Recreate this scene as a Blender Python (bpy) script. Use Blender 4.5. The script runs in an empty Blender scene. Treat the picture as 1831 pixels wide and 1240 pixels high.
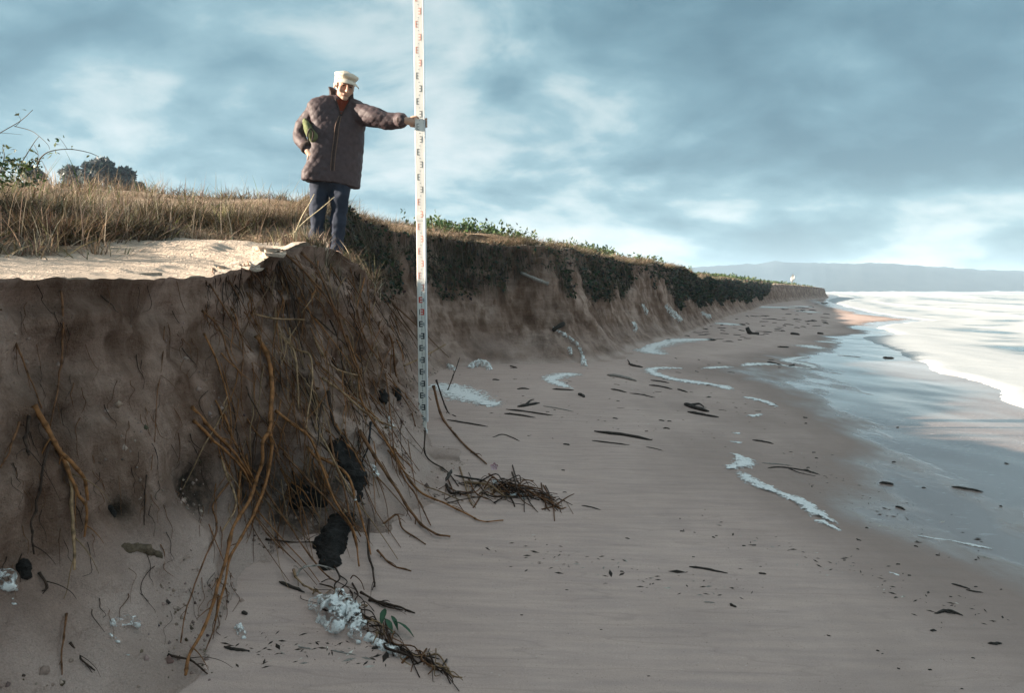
import bpy, bmesh, math, random
import numpy as np
from mathutils import Vector, Matrix
from mathutils.bvhtree import BVHTree

random.seed(7)
rng = np.random.default_rng(11)
S = bpy.context.scene
COL = S.collection
R = math.radians

# ------------------------------------------------------------------ camera
CAM_H = 1.22
FPX, CX, CY, HORIZON = 1150.0, 915.5, 620.0, 520.0
PITCH = math.atan((CY - HORIZON) / FPX)
cam_d = bpy.data.cameras.new('camera')
cam = bpy.data.objects.new('camera', cam_d)
COL.objects.link(cam)
cam.location = (0, 0, CAM_H)
cam.rotation_euler = (math.pi / 2 - PITCH, 0, 0)
cam_d.sensor_fit = 'HORIZONTAL'
cam_d.sensor_width = 36.0
cam_d.lens = 36.0 * FPX / 1831.0
cam_d.clip_start = 0.05
cam_d.clip_end = 20000
S.camera = cam

# ------------------------------------------------------------------ sun, sky, exposure
SUN_EL, SUN_BACK = 16.3, 9.0
# the sun stands low on the left, over the land
sdir = Vector((-math.cos(R(SUN_BACK)) * math.cos(R(SUN_EL)), -math.sin(R(SUN_BACK)) * math.cos(R(SUN_EL)), math.sin(R(SUN_EL))))
sun_d = bpy.data.lights.new('sun', 'SUN')
sun_d.energy = 5.0
sun_d.angle = R(0.5)
sun_d.color = (1.0, 0.85, 0.69)
sun = bpy.data.objects.new('sun', sun_d)
COL.objects.link(sun)
sun.rotation_euler = (-sdir).to_track_quat('-Z', 'Y').to_euler()
S.view_settings.view_transform = 'Standard'
S.view_settings.look = 'None'
S.view_settings.gamma = 1.0
S.view_settings.use_curve_mapping = False
EXPOSURE = 2.2
S.view_settings.exposure = EXPOSURE

S.cycles.use_denoising = True
S.cycles.max_bounces = 6
S.cycles.diffuse_bounces = 3
S.cycles.glossy_bounces = 3
S.cycles.volume_bounces = 0
S.cycles.sample_clamp_indirect = 6.0

W = bpy.data.worlds.new('World')
S.world = W
W.use_nodes = True


def build_world():
    nt = W.node_tree
    N, L = nt.nodes, nt.links
    N.clear()
    out = N.new('ShaderNodeOutputWorld')
    bg = N.new('ShaderNodeBackground')
    L.new(bg.outputs[0], out.inputs[0])
    STR = 0.08
    bg.inputs['Strength'].default_value = STR
    sky = N.new('ShaderNodeTexSky')
    sky.sky_type = 'NISHITA'
    sky.sun_disc = False
    sky.sun_elevation = R(SUN_EL)
    sky.sun_rotation = math.atan2(sdir.x, sdir.y)
    sky.air_density = 1.0
    sky.dust_density = 1.0
    tc = N.new('ShaderNodeTexCoord')
    sep = N.new('ShaderNodeSeparateXYZ')
    L.new(tc.outputs['Generated'], sep.inputs[0])

    def math_(op, a, b=None, clamp=False):
        m = N.new('ShaderNodeMath')
        m.operation = op
        m.use_clamp = clamp
        for i, v in enumerate((a, b)):
            if v is None:
                continue
            if isinstance(v, (int, float)):
                m.inputs[i].default_value = v
            else:
                L.new(v, m.inputs[i])
        return m.outputs[0]
    zc = math_('MAXIMUM', sep.outputs[2], 0.0)
    den = math_('ADD', zc, 0.42)
    px = math_('DIVIDE', sep.outputs[0], den)
    py = math_('DIVIDE', sep.outputs[1], den)
    cmb = N.new('ShaderNodeCombineXYZ')
    L.new(px, cmb.inputs[0])
    L.new(py, cmb.inputs[1])

    def noise(scale, detail, rough, off, sx=1.0, sy=1.0, dist=0.0):
        mp = N.new('ShaderNodeMapping')
        mp.inputs['Location'].default_value = off
        mp.inputs['Scale'].default_value = (sx, sy, 1)
        L.new(cmb.outputs[0], mp.inputs[0])
        n = N.new('ShaderNodeTexNoise')
        n.inputs['Scale'].default_value = scale
        n.inputs['Detail'].default_value = detail
        n.inputs['Roughness'].default_value = rough
        n.inputs['Distortion'].default_value = dist
        L.new(mp.outputs[0], n.inputs['Vector'])
        return n.outputs[0]
    big = noise(1.5, 4, 0.5, (14.27634, 4.2225, 4.15804), 0.8, 1.0, 0.3)
    mid = noise(3.6, 9, 0.55, (11.47065, 5.69915, 0.3173), 0.75, 1.0, 0.45)
    puff = noise(7.5, 8, 0.55, (1.7, 5.2, 1.3), 0.75, 1.0, 0.3)
    # cloud tone: heavy grey-blue sheets with lighter gaps, paler towards the horizon
    lowness = math_('SUBTRACT', 1.0, math_('MULTIPLY', zc, 3.0), True)
    high = math_('MULTIPLY', math_('SUBTRACT', zc, 0.42), 2.2, True)  # extra brightness overhead, above the view, added to lift the shade
    t = math_('ADD', math_('MULTIPLY', math_('SUBTRACT', big, 0.5), 1.7), math_('MULTIPLY', math_('SUBTRACT', mid, 0.5), 1.05))
    t = math_('ADD', t, math_('MULTIPLY', math_('SUBTRACT', puff, 0.5), 0.55))
    cm3 = N.new('ShaderNodeCombineXYZ')
    L.new(sep.outputs[0], cm3.inputs[0])
    L.new(sep.outputs[1], cm3.inputs[1])
    L.new(math_('MULTIPLY', sep.outputs[2], 2.6), cm3.inputs[2])
    pf = N.new('ShaderNodeTexNoise')
    pf.inputs['Scale'].default_value = 5.0
    pf.inputs['Detail'].default_value = 8
    pf.inputs['Roughness'].default_value = 0.52
    pf.inputs['Distortion'].default_value = 0.15
    mp3 = N.new('ShaderNodeMapping')
    mp3.inputs['Location'].default_value = (6.343, 0.767, 1.237)
    L.new(cm3.outputs[0], mp3.inputs[0])
    L.new(mp3.outputs[0], pf.inputs['Vector'])
    low2 = math_('SUBTRACT', 1.0, math_('MULTIPLY', zc, 4.0), True)
    t = math_('ADD', t, math_('MULTIPLY', math_('MULTIPLY', math_('SUBTRACT', pf.outputs[0], 0.475), 2.9), low2))
    t = math_('ADD', t, math_('MULTIPLY', lowness, 0.20))
    t = math_('ADD', t, math_('MULTIPLY', high, 0.42))
    t = math_('ADD', t, 0.39)
    ramp = N.new('ShaderNodeValToRGB')
    e = ramp.color_ramp.elements
    e[0].position = 0.12
    e[0].color = (0.088, 0.195, 0.252, 1)
    e[1].position = 0.97
    e[1].color = (0.80, 0.80, 0.76, 1)
    for p_, c_ in ((0.36, (0.16, 0.305, 0.37, 1)), (0.55, (0.285, 0.46, 0.52, 1)), (0.66, (0.48, 0.62, 0.645, 1)), (0.80, (0.66, 0.75, 0.76, 1))):
        k = ramp.color_ramp.elements.new(p_)
        k.color = c_
    L.new(t, ramp.inputs[0])
    sc = N.new('ShaderNodeVectorMath')
    sc.operation = 'SCALE'
    L.new(ramp.outputs[0], sc.inputs[0])
    sc.inputs['Scale'].default_value = 1.03 / (STR * 2 ** EXPOSURE)
    mix = N.new('ShaderNodeMix')
    mix.data_type = 'RGBA'
    mix.inputs[0].default_value = 0.94
    L.new(sky.outputs[0], mix.inputs[6])
    L.new(sc.outputs[0], mix.inputs[7])
    L.new(mix.outputs[2], bg.inputs['Color'])


build_world()

# ------------------------------------------------------------------ maths helpers
FWD = np.array([0, math.cos(PITCH), -math.sin(PITCH)])
UPV = np.array([0, math.sin(PITCH), math.cos(PITCH)])
EYE = np.array([0, 0, CAM_H])


def ray(px, py):
    d = FWD + (px - CX) / FPX * np.array([1.0, 0, 0]) + (CY - py) / FPX * UPV
    return d


def at(px, py, Y):
    """world point at depth Y seen along that direction"""
    d = ray(px, py)
    return EYE + d * (Y / d[1])


def smooth(a, b, x):
    t = np.clip((x - a) / (b - a), 0, 1)
    return t * t * (3 - 2 * t)


def _h(ix, iy, iz, seed):
    n = (ix * 374761393 + iy * 668265263 + iz * 2147483647 + seed * 1274126177) & 0xFFFFFFFF
    n = ((n ^ (n >> 13)) * 1274126177) & 0xFFFFFFFF
    n = (n ^ (n >> 16)) & 0xFFFFFF
    return n / float(0x7FFFFF) - 1.0


def noise3(x, y, z, seed=0):
    x, y, z = np.broadcast_arrays(np.asarray(x, float), np.asarray(y, float), np.asarray(z, float))
    xi, yi, zi = np.floor(x).astype(np.int64), np.floor(y).astype(np.int64), np.floor(z).astype(np.int64)
    fx, fy, fz = x - xi, y - yi, z - zi
    ux, uy, uz = fx * fx * (3 - 2 * fx), fy * fy * (3 - 2 * fy), fz * fz * (3 - 2 * fz)
    r = 0
    for dx in (0, 1):
        for dy in (0, 1):
            for dz in (0, 1):
                w = (ux if dx else 1 - ux) * (uy if dy else 1 - uy) * (uz if dz else 1 - uz)
                r = r + w * _h(xi + dx, yi + dy, zi + dz, seed)
    return r


def fbm(x, y, z, octv=4, seed=0, gain=0.5):
    r, a, f = 0, 1.0, 1.0
    for o in range(octv):
        r = r + a * noise3(np.asarray(x) * f, np.asarray(y) * f, np.asarray(z) * f, seed + o * 17)
        a *= gain
        f *= 2.03
    return r


# ------------------------------------------------------------------ object helpers
def tag(o, label=None, cat=None, group=None, kind=None):
    if label: o['label'] = label
    if cat: o['category'] = cat
    if group: o['group'] = group
    if kind: o['kind'] = kind
    return o


def mesh_from(name, V, F, mat=None, parent=None, smooth_=True, attrs=None):
    """V (n,3) array, F list of faces or (m,3|4) array"""
    me = bpy.data.meshes.new(name)
    V = np.asarray(V, np.float32)
    if isinstance(F, np.ndarray):
        k = F.shape[1]
        me.vertices.add(len(V))
        me.vertices.foreach_set('co', V.ravel())
        me.loops.add(F.size)
        me.loops.foreach_set('vertex_index', F.astype(np.int32).ravel())
        me.polygons.add(len(F))
        me.polygons.foreach_set('loop_start', np.arange(0, F.size, k, dtype=np.int32))
        me.update(calc_edges=True)
    else:
        me.from_pydata([tuple(v) for v in V], [], F)
        me.update()
    if smooth_:
        me.polygons.foreach_set('use_smooth', np.ones(len(me.polygons), bool))
    for an, av in (attrs or {}).items():
        av = np.asarray(av, np.float32)
        if av.ndim == 1:
            a = me.attributes.new(an, 'FLOAT', 'POINT')
            a.data.foreach_set('value', av)
        else:
            a = me.attributes.new(an, 'FLOAT_COLOR', 'POINT')
            if av.shape[1] == 3:
                av = np.hstack([av, np.ones((len(av), 1), np.float32)])
            a.data.foreach_set('color', av.ravel())
    if mat:
        me.materials.append(mat)
    o = bpy.data.objects.new(name, me)
    COL.objects.link(o)
    if parent:
        o.parent = parent
    return o


def empty(name, loc=(0, 0, 0)):
    o = bpy.data.objects.new(name, None)
    o.empty_display_size = 0.1
    COL.objects.link(o)
    o.location = loc
    return o


def grid_faces(nu, nv):
    i = np.arange(nu - 1)[:, None] * nv + np.arange(nv - 1)[None, :]
    i = i.ravel()
    return np.stack([i, i + nv, i + nv + 1, i + 1], 1)


def catmull(P, n_per=8):
    P = np.asarray(P, float)
    if len(P) < 3:
        t = np.linspace(0, 1, n_per + 1)[:, None]
        return P[0] * (1 - t) + P[-1] * t
    Q = np.vstack([2 * P[0] - P[1], P, 2 * P[-1] - P[-2]])
    out = []
    for i in range(1, len(Q) - 2):
        p0, p1, p2, p3 = Q[i - 1], Q[i], Q[i + 1], Q[i + 2]
        for k in range(n_per):
            t = k / n_per
            out.append(0.5 * ((2 * p1) + (-p0 + p2) * t + (2 * p0 - 5 * p1 + 4 * p2 - p3) * t * t + (-p0 + 3 * p1 - 3 * p2 + p3) * t ** 3))
    out.append(P[-1])
    return np.array(out)


def tube(P, rad, sides=6, caps=True):
    """P (n,3), rad (n,) -> V, F"""
    P = np.asarray(P, float)
    n = len(P)
    rad = np.broadcast_to(np.asarray(rad, float), (n,))
    T = np.gradient(P, axis=0)
    T /= np.linalg.norm(T, axis=1)[:, None] + 1e-9
    ref = np.array([0.31, 0.22, 0.92])
    if abs(T[0] @ ref) > 0.9:
        ref = np.array([0.92, -0.3, 0.2])
    A = ref - T * (T @ ref)[:, None]
    for i in range(1, n):
        a = A[i - 1] - T[i] * (A[i - 1] @ T[i])
        A[i] = a
    A /= np.linalg.norm(A, axis=1)[:, None] + 1e-9
    B = np.cross(T, A)
    ang = np.linspace(0, 2 * math.pi, sides, endpoint=False)
    V = P[:, None, :] + rad[:, None, None] * (np.cos(ang)[None, :, None] * A[:, None, :] + np.sin(ang)[None, :, None] * B[:, None, :])
    V = V.reshape(-1, 3)
    F = []
    for i in range(n - 1):
        for j in range(sides):
            k = (j + 1) % sides
            F.append((i * sides + j, i * sides + k, (i + 1) * sides + k, (i + 1) * sides + j))
    if caps:
        F.append(tuple(range(sides - 1, -1, -1)))
        F.append(tuple((n - 1) * sides + j for j in range(sides)))
    return V, F


class MB:
    def __init__(s):
        s.V, s.F, s.n, s.C = [], [], 0, []

    def add(s, V, F, c=None):
        V = np.asarray(V, float)
        s.V.append(V)
        s.F += [tuple(i + s.n for i in f) for f in F]
        s.n += len(V)
        if c is not None:
            c = np.asarray(c, float)
            s.C.append(np.broadcast_to(c, (len(V), 3)))
        return s

    def build(s, name, mat, parent=None, smooth_=True):
        at_ = {'tint': np.vstack(s.C)} if s.C and sum(len(c) for c in s.C) == s.n else None
        return mesh_from(name, np.vstack(s.V), s.F, mat, parent, smooth_, at_)


# ------------------------------------------------------------------ materials
def new_mat(name):
    m = bpy.data.materials.new(name)
    m.use_nodes = True
    N, L = m.node_tree.nodes, m.node_tree.links
    b = N['Principled BSDF']
    return m, N, L, b


def nz(N, L, scale, detail=4, rough=0.55, vec=None, scl=None):
    n = N.new('ShaderNodeTexNoise')
    n.inputs['Scale'].default_value = scale
    n.inputs['Detail'].default_value = detail
    n.inputs['Roughness'].default_value = rough
    if vec is None:
        g = N.new('ShaderNodeNewGeometry')
        vec = g.outputs['Position']
    if scl:
        mp = N.new('ShaderNodeMapping')
        mp.inputs['Scale'].default_value = scl
        L.new(vec, mp.inputs[0])
        vec = mp.outputs[0]
    L.new(vec, n.inputs['Vector'])
    return n.outputs[0]


def ramp(N, L, fac, stops):
    r = N.new('ShaderNodeValToRGB')
    e = r.color_ramp.elements
    e[0].position, e[0].color = stops[0][0], (*stops[0][1], 1)
    e[1].position, e[1].color = stops[-1][0], (*stops[-1][1], 1)
    for p, c in stops[1:-1]:
        k = r.color_ramp.elements.new(p)
        k.color = (*c, 1)
    L.new(fac, r.inputs[0])
    return r.outputs[0]


def mixc(N, L, fac, a, b, mode='MIX'):
    m = N.new('ShaderNodeMix')
    m.data_type = 'RGBA'
    m.blend_type = mode
    for i, v in ((0, fac), (6, a), (7, b)):
        if isinstance(v, (int, float)):
            m.inputs[i].default_value = v
        elif isinstance(v, tuple):
            m.inputs[i].default_value = (*v, 1)
        else:
            L.new(v, m.inputs[i])
    return m.outputs[2]


def mth(N, L, op, a, b=0.0, clamp=False):
    m = N.new('ShaderNodeMath')
    m.operation = op
    m.use_clamp = clamp
    for i, v in ((0, a), (1, b)):
        if isinstance(v, (int, float)):
            m.inputs[i].default_value = v
        else:
            L.new(v, m.inputs[i])
    return m.outputs[0]


def attr(N, name):
    a = N.new('ShaderNodeAttribute')
    a.attribute_name = name
    return a


def bump(N, L, b, h, strength, dist=0.01):
    n = N.new('ShaderNodeBump')
    n.inputs['Strength'].default_value = strength
    n.inputs['Distance'].default_value = dist
    L.new(h, n.inputs['Height'])
    L.new(n.outputs[0], b.inputs['Normal'])
    return n


def mat_dune():
    m, N, L, b = new_mat('dune_sand')
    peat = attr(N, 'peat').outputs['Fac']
    face = attr(N, 'face').outputs['Fac']
    damp = attr(N, 'damp').outputs['Fac']  # mask of the scarp foot, where the colour turns paler
    a = nz(N, L, 1.9, 5, 0.55)
    st = nz(N, L, 5.5, 6, 0.62, scl=(1, 1, 0.35))
    fine = nz(N, L, 26, 5, 0.65)
    grain = nz(N, L, 210, 3, 0.65)
    dry = ramp(N, L, fine, [(0.25, (0.53, 0.43, 0.345)), (0.75, (0.64, 0.535, 0.44))])
    cut = ramp(N, L, a, [(0.3, (0.30, 0.208, 0.165)), (0.5, (0.405, 0.292, 0.240)), (0.72, (0.55, 0.418, 0.356))])
    streak = ramp(N, L, st, [(0.40, (0.40, 0.33, 0.27)), (0.56, (1, 1, 1))])
    cut = mixc(N, L, 0.75, cut, streak, 'MULTIPLY')
    st2 = nz(N, L, 1.7, 6, 0.65, scl=(1, 1, 0.28))
    cut = mixc(N, L, 0.8, cut, ramp(N, L, st2, [(0.38, (0.50, 0.40, 0.33)), (0.58, (1.05, 1.02, 1.0))]), 'MULTIPLY')
    lit = attr(N, 'litter').outputs['Fac']
    ln = nz(N, L, 55, 5, 0.7)
    litc = ramp(N, L, ln, [(0.3, (0.085, 0.055, 0.033)), (0.5, (0.19, 0.13, 0.08)), (0.7, (0.33, 0.25, 0.165))])
    dry = mixc(N, L, mth(N, L, 'MULTIPLY', lit, 0.85), dry, litc)
    c = mixc(N, L, face, dry, cut)
    lay = nz(N, L, 2.2, 6, 0.7, scl=(0.5, 0.5, 9))
    c = mixc(N, L, mth(N, L, 'MULTIPLY', face, 0.55), c, mixc(N, L, 1.0, c, ramp(N, L, lay, [(0.35, (0.70, 0.68, 0.66)), (0.6, (1.06, 1.06, 1.06))]), 'MULTIPLY'))
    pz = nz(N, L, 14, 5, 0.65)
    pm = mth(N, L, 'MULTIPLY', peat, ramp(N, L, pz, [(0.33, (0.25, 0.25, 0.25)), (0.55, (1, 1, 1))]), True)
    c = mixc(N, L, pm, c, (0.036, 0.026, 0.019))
    sp = nz(N, L, 60, 3, 0.6)
    spm = mth(N, L, 'MULTIPLY', ramp(N, L, sp, [(0.66, (0, 0, 0)), (0.72, (1, 1, 1))]), 0.55)
    c = mixc(N, L, spm, c, (0.06, 0.045, 0.032))
    dm = mth(N, L, 'MULTIPLY', ramp(N, L, damp, [(0.30, (0, 0, 0)), (0.95, (1, 1, 1))]), mth(N, L, 'SUBTRACT', 1.0, mth(N, L, 'MULTIPLY', peat, 0.9), True))
    c = mixc(N, L, dm, c, (0.56, 0.425, 0.37))  # foot blended to beach sand, colour lightened to offset its shade
    c = mixc(N, L, 0.5, c, ramp(N, L, grain, [(0.3, (0.55, 0.55, 0.55)), (0.7, (1.1, 1.1, 1.1))]), 'MULTIPLY')
    L.new(c, b.inputs['Base Color'])
    b.inputs['Roughness'].default_value = 0.95
    b.inputs['Specular IOR Level'].default_value = 0.15
    hh = mth(N, L, 'ADD', mth(N, L, 'MULTIPLY', fine, 1.0), mth(N, L, 'MULTIPLY', grain, 0.12))
    hh = mth(N, L, 'ADD', hh, mth(N, L, 'MULTIPLY', st, 0.8))
    hh = mth(N, L, 'ADD', hh, mth(N, L, 'MULTIPLY', lay, 0.5))
    cr = nz(N, L, 75, 4, 0.7)
    hh = mth(N, L, 'ADD', hh, mth(N, L, 'MULTIPLY', cr, 0.5))
    bump(N, L, b, hh, 0.85, 0.04)
    return m


def mat_beach():
    m, N, L, b = new_mat('beach_sand')
    wet = attr(N, 'wet').outputs['Fac']
    a = nz(N, L, 0.8, 5, 0.6, scl=(1, 0.45, 1))
    fine = nz(N, L, 30, 4, 0.6)
    grain = nz(N, L, 240, 3, 0.65)
    g = N.new('ShaderNodeNewGeometry')
    rp = N.new('ShaderNodeMapping')
    rp.inputs['Rotation'].default_value = (0, 0, R(-16))
    rp.inputs['Scale'].default_value = (0.9, 7, 1)
    L.new(g.outputs['Position'], rp.inputs[0])
    rip = nz(N, L, 1.3, 3, 0.5, vec=rp.outputs[0])
    dry = ramp(N, L, a, [(0.3, (0.50, 0.38, 0.335)), (0.7, (0.60, 0.465, 0.412))])
    dry = mixc(N, L, 0.3, dry, ramp(N, L, rip, [(0.3, (0.7, 0.7, 0.7)), (0.7, (1, 1, 1))]), 'MULTIPLY')
    dry = mixc(N, L, 0.42, dry, ramp(N, L, grain, [(0.3, (0.55, 0.55, 0.55)), (0.7, (1.05, 1.05, 1.05))]), 'MULTIPLY')
    sw = nz(N, L, 0.42, 3, 0.5, vec=rp.outputs[0])
    swl = ramp(N, L, mth(N, L, 'ABSOLUTE', mth(N, L, 'SUBTRACT', mth(N, L, 'FRACT', mth(N, L, 'MULTIPLY', sw, 9.0)), 0.5)), [(0.0, (0.80, 0.80, 0.80)), (0.05, (1, 1, 1))])
    dry = mixc(N, L, 0.55, dry, swl, 'MULTIPLY')
    spk = nz(N, L, 130, 2, 0.5)
    dry = mixc(N, L, mth(N, L, 'MULTIPLY', ramp(N, L, spk, [(0.69, (0, 0, 0)), (0.73, (1, 1, 1))]), 0.6), dry, (0.10, 0.075, 0.06))
    spk2 = nz(N, L, 90, 2, 0.5)
    dry = mixc(N, L, mth(N, L, 'MULTIPLY', ramp(N, L, spk2, [(0.26, (1, 1, 1)), (0.29, (0, 0, 0))]), 0.5), dry, (0.62, 0.55, 0.5))
    blo = nz(N, L, 3.2, 5, 0.6, vec=rp.outputs[0])
    dry = mixc(N, L, 0.45, dry, ramp(N, L, blo, [(0.35, (0.72, 0.73, 0.76)), (0.62, (1.05, 1.04, 1.02))]), 'MULTIPLY')
    wn = nz(N, L, 0.9, 5, 0.6, scl=(1, 0.5, 1))
    w = mth(N, L, 'ADD', wet, mth(N, L, 'MULTIPLY', mth(N, L, 'SUBTRACT', wn, 0.5), 0.9))
    film = ramp(N, L, w, [(0.42, (0, 0, 0)), (0.62, (1, 1, 1))])
    dampm = ramp(N, L, w, [(0.10, (0, 0, 0)), (0.5, (1, 1, 1))])
    c = mixc(N, L, dampm, dry, (0.27, 0.205, 0.178))
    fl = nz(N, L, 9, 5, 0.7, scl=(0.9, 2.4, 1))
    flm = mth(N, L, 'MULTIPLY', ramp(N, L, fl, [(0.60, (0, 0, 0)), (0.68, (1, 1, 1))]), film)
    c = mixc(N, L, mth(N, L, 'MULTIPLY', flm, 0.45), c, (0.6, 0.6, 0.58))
    L.new(c, b.inputs['Base Color'])
    rr = mth(N, L, 'SUBTRACT', 0.9, mth(N, L, 'MULTIPLY', film, 0.78))
    rr = mth(N, L, 'SUBTRACT', rr, mth(N, L, 'MULTIPLY', dampm, 0.05))
    L.new(rr, b.inputs['Roughness'])
    L.new(mth(N, L, 'ADD', 0.12, mth(N, L, 'MULTIPLY', film, 0.88)), b.inputs['Specular IOR Level'])
    hh = mth(N, L, 'ADD', mth(N, L, 'MULTIPLY', fine, 0.35), mth(N, L, 'MULTIPLY', grain, 0.12))
    hh = mth(N, L, 'ADD', hh, mth(N, L, 'MULTIPLY', rip, 0.9))
    dry_amt = mth(N, L, 'SUBTRACT', 1.0, mth(N, L, 'MULTIPLY', film, 0.93))
    hh = mth(N, L, 'MULTIPLY', hh, dry_amt)
    bump(N, L, b, hh, 0.5, 0.025)
    return m


def mat_sea():
    m, N, L, b = new_mat('sea_water')
    fa = attr(N, 'foam').outputs['Fac']
    g = N.new('ShaderNodeNewGeometry')
    rp = N.new('ShaderNodeMapping')
    rp.inputs['Rotation'].default_value = (0, 0, R(12))
    rp.inputs['Scale'].default_value = (0.28, 1.0, 1)
    L.new(g.outputs['Position'], rp.inputs[0])
    f1 = nz(N, L, 0.35, 8, 0.65, vec=rp.outputs[0])
    f2 = nz(N, L, 2.2, 6, 0.65, vec=rp.outputs[0])
    s = mth(N, L, 'ADD', mth(N, L, 'MULTIPLY', f1, 0.8), mth(N, L, 'MULTIPLY', f2, 0.4))
    s = mth(N, L, 'ADD', s, fa)
    fm = ramp(N, L, s, [(0.86, (0, 0, 0)), (1.0, (1, 1, 1))])
    # aerated milky water under a broken foam cover; foam greyed to imitate cloud shade
    c = mixc(N, L, fm, (0.13, 0.19, 0.22), (0.41, 0.435, 0.45))
    L.new(c, b.inputs['Base Color'])
    L.new(mth(N, L, 'ADD', 0.16, mth(N, L, 'MULTIPLY', fm, 0.7)), b.inputs['Roughness'])
    hh = mth(N, L, 'ADD', f2, mth(N, L, 'MULTIPLY', f1, 2.0))
    bump(N, L, b, hh, 0.5, 0.06)
    return m


def mat_tint(name, rough=0.8, var=0.25, scale=30, trans=0.0, spec=0.2):
    """colour from the 'tint' attribute, broken up by noise"""
    m, N, L, b = new_mat(name)
    t = attr(N, 'tint').outputs['Color']
    n = nz(N, L, scale, 4, 0.6)
    c = mixc(N, L, 1.0, t, ramp(N, L, n, [(0.25, (1 - var,) * 3), (0.75, (1 + var * 0.4,) * 3)]), 'MULTIPLY')
    L.new(c, b.inputs['Base Color'])
    b.inputs['Roughness'].default_value = rough
    b.inputs['Specular IOR Level'].default_value = spec
    if trans:
        b.inputs['Transmission Weight'].default_value = 0
        tr = N.new('ShaderNodeBsdfTranslucent')
        L.new(c, tr.inputs['Color'])
        mx = N.new('ShaderNodeMixShader')
        mx.inputs[0].default_value = trans
        L.new(b.outputs[0], mx.inputs[1])
        L.new(tr.outputs[0], mx.inputs[2])
        L.new(mx.outputs[0], N['Material Output'].inputs['Surface'])
    return m


def mat_noise(name, c0, c1, scale=20, rough=0.85, bmp=0.4, bdist=0.01, scl=None, spec=0.2, detail=5):
    m, N, L, b = new_mat(name)
    tc = N.new('ShaderNodeTexCoord')
    n = nz(N, L, scale, detail, 0.6, vec=tc.outputs['Object'], scl=scl)
    L.new(ramp(N, L, n, [(0.3, c0), (0.7, c1)]), b.inputs['Base Color'])
    b.inputs['Roughness'].default_value = rough
    b.inputs['Specular IOR Level'].default_value = spec
    if bmp:
        bump(N, L, b, n, bmp, bdist)
    return m


M = {}
M['dune'] = mat_dune()
M['beach'] = mat_beach()
M['sea'] = mat_sea()
M['blade'] = mat_tint('dry_grass_blade', 0.7, 0.3, 25, 0.25)
M['leaf'] = mat_tint('green_leaf', 0.55, 0.35, 40, 0.22, 0.3)
M['root'] = mat_tint('root_bark', 0.75, 0.5, 70, 0, 0.2)
M['wood'] = mat_noise('driftwood', (0.018, 0.015, 0.013), (0.06, 0.05, 0.042), 40, 0.8, 0.6, 0.01)
M['palewood'] = mat_noise('bleached_driftwood', (0.16, 0.145, 0.13), (0.34, 0.31, 0.28), 30, 0.85, 0.5, 0.01)


def mat_foam(name, lacy):
    m, N, L, b = new_mat(name)
    tc = N.new('ShaderNodeTexCoord')
    n1 = nz(N, L, 55, 6, 0.62, vec=tc.outputs['Object'])
    n2 = nz(N, L, 17, 5, 0.6, vec=tc.outputs['Object'])
    L.new(ramp(N, L, n1, [(0.3, (0.66, 0.68, 0.68)), (0.7, (0.88, 0.88, 0.86))]), b.inputs['Base Color'])
    b.inputs['Roughness'].default_value = 0.65
    b.inputs['Specular IOR Level'].default_value = 0.3
    bump(N, L, b, n1, 0.8, 0.012)
    if lacy:
        a = ramp(N, L, mth(N, L, 'ADD', mth(N, L, 'MULTIPLY', n2, .7), mth(N, L, 'MULTIPLY', n1, .4)), [(0.52, (0, 0, 0)), (0.60, (1, 1, 1))])
    else:
        ed = attr(N, 'edge').outputs['Fac']
        v = mth(N, L, 'ADD', mth(N, L, 'SUBTRACT', 1.05, ed), mth(N, L, 'MULTIPLY', mth(N, L, 'SUBTRACT', n2, .5), 2.2))
        v = mth(N, L, 'ADD', v, mth(N, L, 'MULTIPLY', mth(N, L, 'SUBTRACT', n1, .5), 1.2))
        a = ramp(N, L, v, [(0.28, (0, 0, 0)), (0.72, (1, 1, 1))])
    L.new(a, b.inputs['Alpha'])
    return m


M['foam'] = mat_foam('sea_foam', False)
M['lace'] = mat_foam('lacy_sea_foam', True)
M['peat'] = mat_noise('dark_peat', (0.006, 0.0055, 0.005), (0.028, 0.024, 0.022), 16, 0.72, 1.0, 0.05, detail=7)
M['hill'] = mat_noise('hill_forest', (0.022, 0.032, 0.036), (0.042, 0.055, 0.06), 0.02, 0.95, 0.0)

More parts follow.
